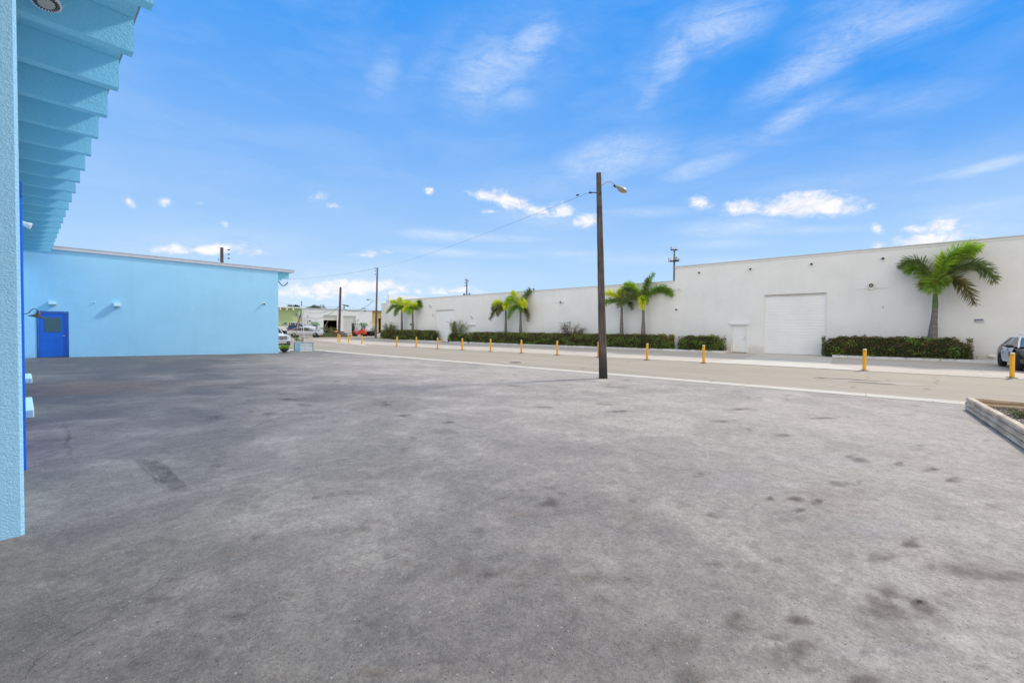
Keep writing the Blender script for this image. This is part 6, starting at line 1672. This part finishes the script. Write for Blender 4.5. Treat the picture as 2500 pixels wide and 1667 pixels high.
# forklift, mast to the left
q = atT(875, 818, 68); FL = thing('forklift', (q.x, q.y, gz(q.x, q.y)+.01), 'orange-red forklift with a black mast standing before the closed roller door', 'forklift', None, math.atan2(.7615, -.648))
m_fred = mat('orange_red_paint', (.62, .07, .025), .35)
mb = MB(); prof = [(-1.15, .35), (-1.22, .55), (-1.18, .95), (-.95, 1.15), (-.45, 1.12), (-.35, .72), (.25, .70), (.45, .95), (.62, .95), (.72, .40), (.35, .25), (-.9, .25)]
mb.prism(prof, lambda x, z, y: (x, y, z), -.5, .5); mb.build('body', m_fred, FL, local=True)
lpart('seat', m_seat, FL, lambda mb: (mb.bbox(-.55, -.05, -.25, .25, .72, .86, .03))); lpart('seat_back', m_seat, FL, lambda mb: mb.bbox(-.62, -.50, -.25, .25, .86, 1.3, .03))
for s in (-1, 1):
    lpart('mast_rail', m_black, FL, lambda mb: mb.bbox(.78, .95, s*.32-.06, s*.32+.06, .08, 2.15, .01)); lpart('fork', m_darkmetal, FL, lambda mb: mb.bbox(1.02, 2.0, s*.25-.06, s*.25+.06, .06, .11, .01))
    lpart('guard_post', m_black, FL, lambda mb: mb.tube([(.55, s*.42, .95), (.30, s*.42, 1.98)], .035, 6)); lpart('guard_post', m_black, FL, lambda mb: mb.tube([(-.85, s*.42, 1.1), (-.6, s*.42, 1.98)], .035, 6))
    wheel(FL, .55, s*.50, .30, .2); wheel(FL, -.80, s*.50, .24, .18)
lpart('mast_crossbar', m_black, FL, lambda mb: mb.bbox(.80, .93, -.26, .26, 2.02, 2.12, .01)); lpart('carriage', m_black, FL, lambda mb: mb.bbox(.96, 1.02, -.45, .45, .15, .6, .01)); lpart('lift_cylinder', m_darkmetal, FL, lambda mb: mb.tube([(.86, 0, .2), (.86, 0, 1.7)], .05, 8))
lpart('overhead_guard', m_black, FL, lambda mb: mb.bbox(-.68, .36, -.46, .46, 1.98, 2.04, .01)); lpart('steering_wheel', m_black, FL, lambda mb: mb.lathe((.18, 0, 1.12), [(.15, 0), (.17, .01), (.17, .03), (.15, .03)], 14, Matrix.Rotation(R(-30), 3, 'Y')))
# flatbed trailer
q = atT(905, 818, 70); TR = thing('flatbed_trailer', (q.x, q.y, gz(q.x, q.y)+.01), 'low black flatbed trailer between forklift and the tallest far pole', 'trailer', None, math.atan2(-.72, .70))
lpart('deck', m_seat, TR, lambda mb: mb.bbox(-1.9, 1.9, -.85, .85, .50, .62, .02)); lpart('drawbar', m_darkmetal, TR, lambda mb: mb.tube([(-1.9, 0, .5), (-2.9, 0, .45)], .06, 6)); lpart('axle_housing', m_darkmetal, TR, lambda mb: mb.bbox(-.9, .9, -.7, .7, .34, .498, .02))
for x in (-.45, .35):
    for s in (-1, 1): wheel(TR, x, s*.95, .31, .2)
for s in (-1, 1): lpart('mudguard', m_black, TR, lambda mb: mb.prism([(-.95, .55), (-.75, .80), (.65, .80), (.85, .55)], lambda x, z, y: (x, y, z), s*.86, s*1.06)); lpart('side_rail', m_darkmetal, TR, lambda mb: mb.tube([(-1.85, s*.82, .95), (1.85, s*.82, .95)], .03, 6))
for x in (-1.85, 1.85):
    for s in (-1, 1): lpart('stake', m_darkmetal, TR, lambda mb: mb.tube([(x, s*.82, .6), (x, s*.82, .95)], .03, 6))
q = atT(911, 812, 74); r = thing('metal_stand', (q.x, q.y, .4), 'black open-frame metal stand beside the grey-blue panel', 'stand')
for (dx, dy) in ((-.35, -.2), (.35, -.2), (-.35, .2), (.35, .2)): mb = MB(); mb.tube([(q.x+dx, q.y+dy, .36), (q.x+dx, q.y+dy, 1.55)], .03, 6); mb.build('leg', m_black, r)
for z in (1.2, 1.55): mb = MB(); mb.bbox(q.x-.4, q.x+.4, q.y-.25, q.y+.25, z, z+.06, .01); mb.build('shelf', m_black, r)
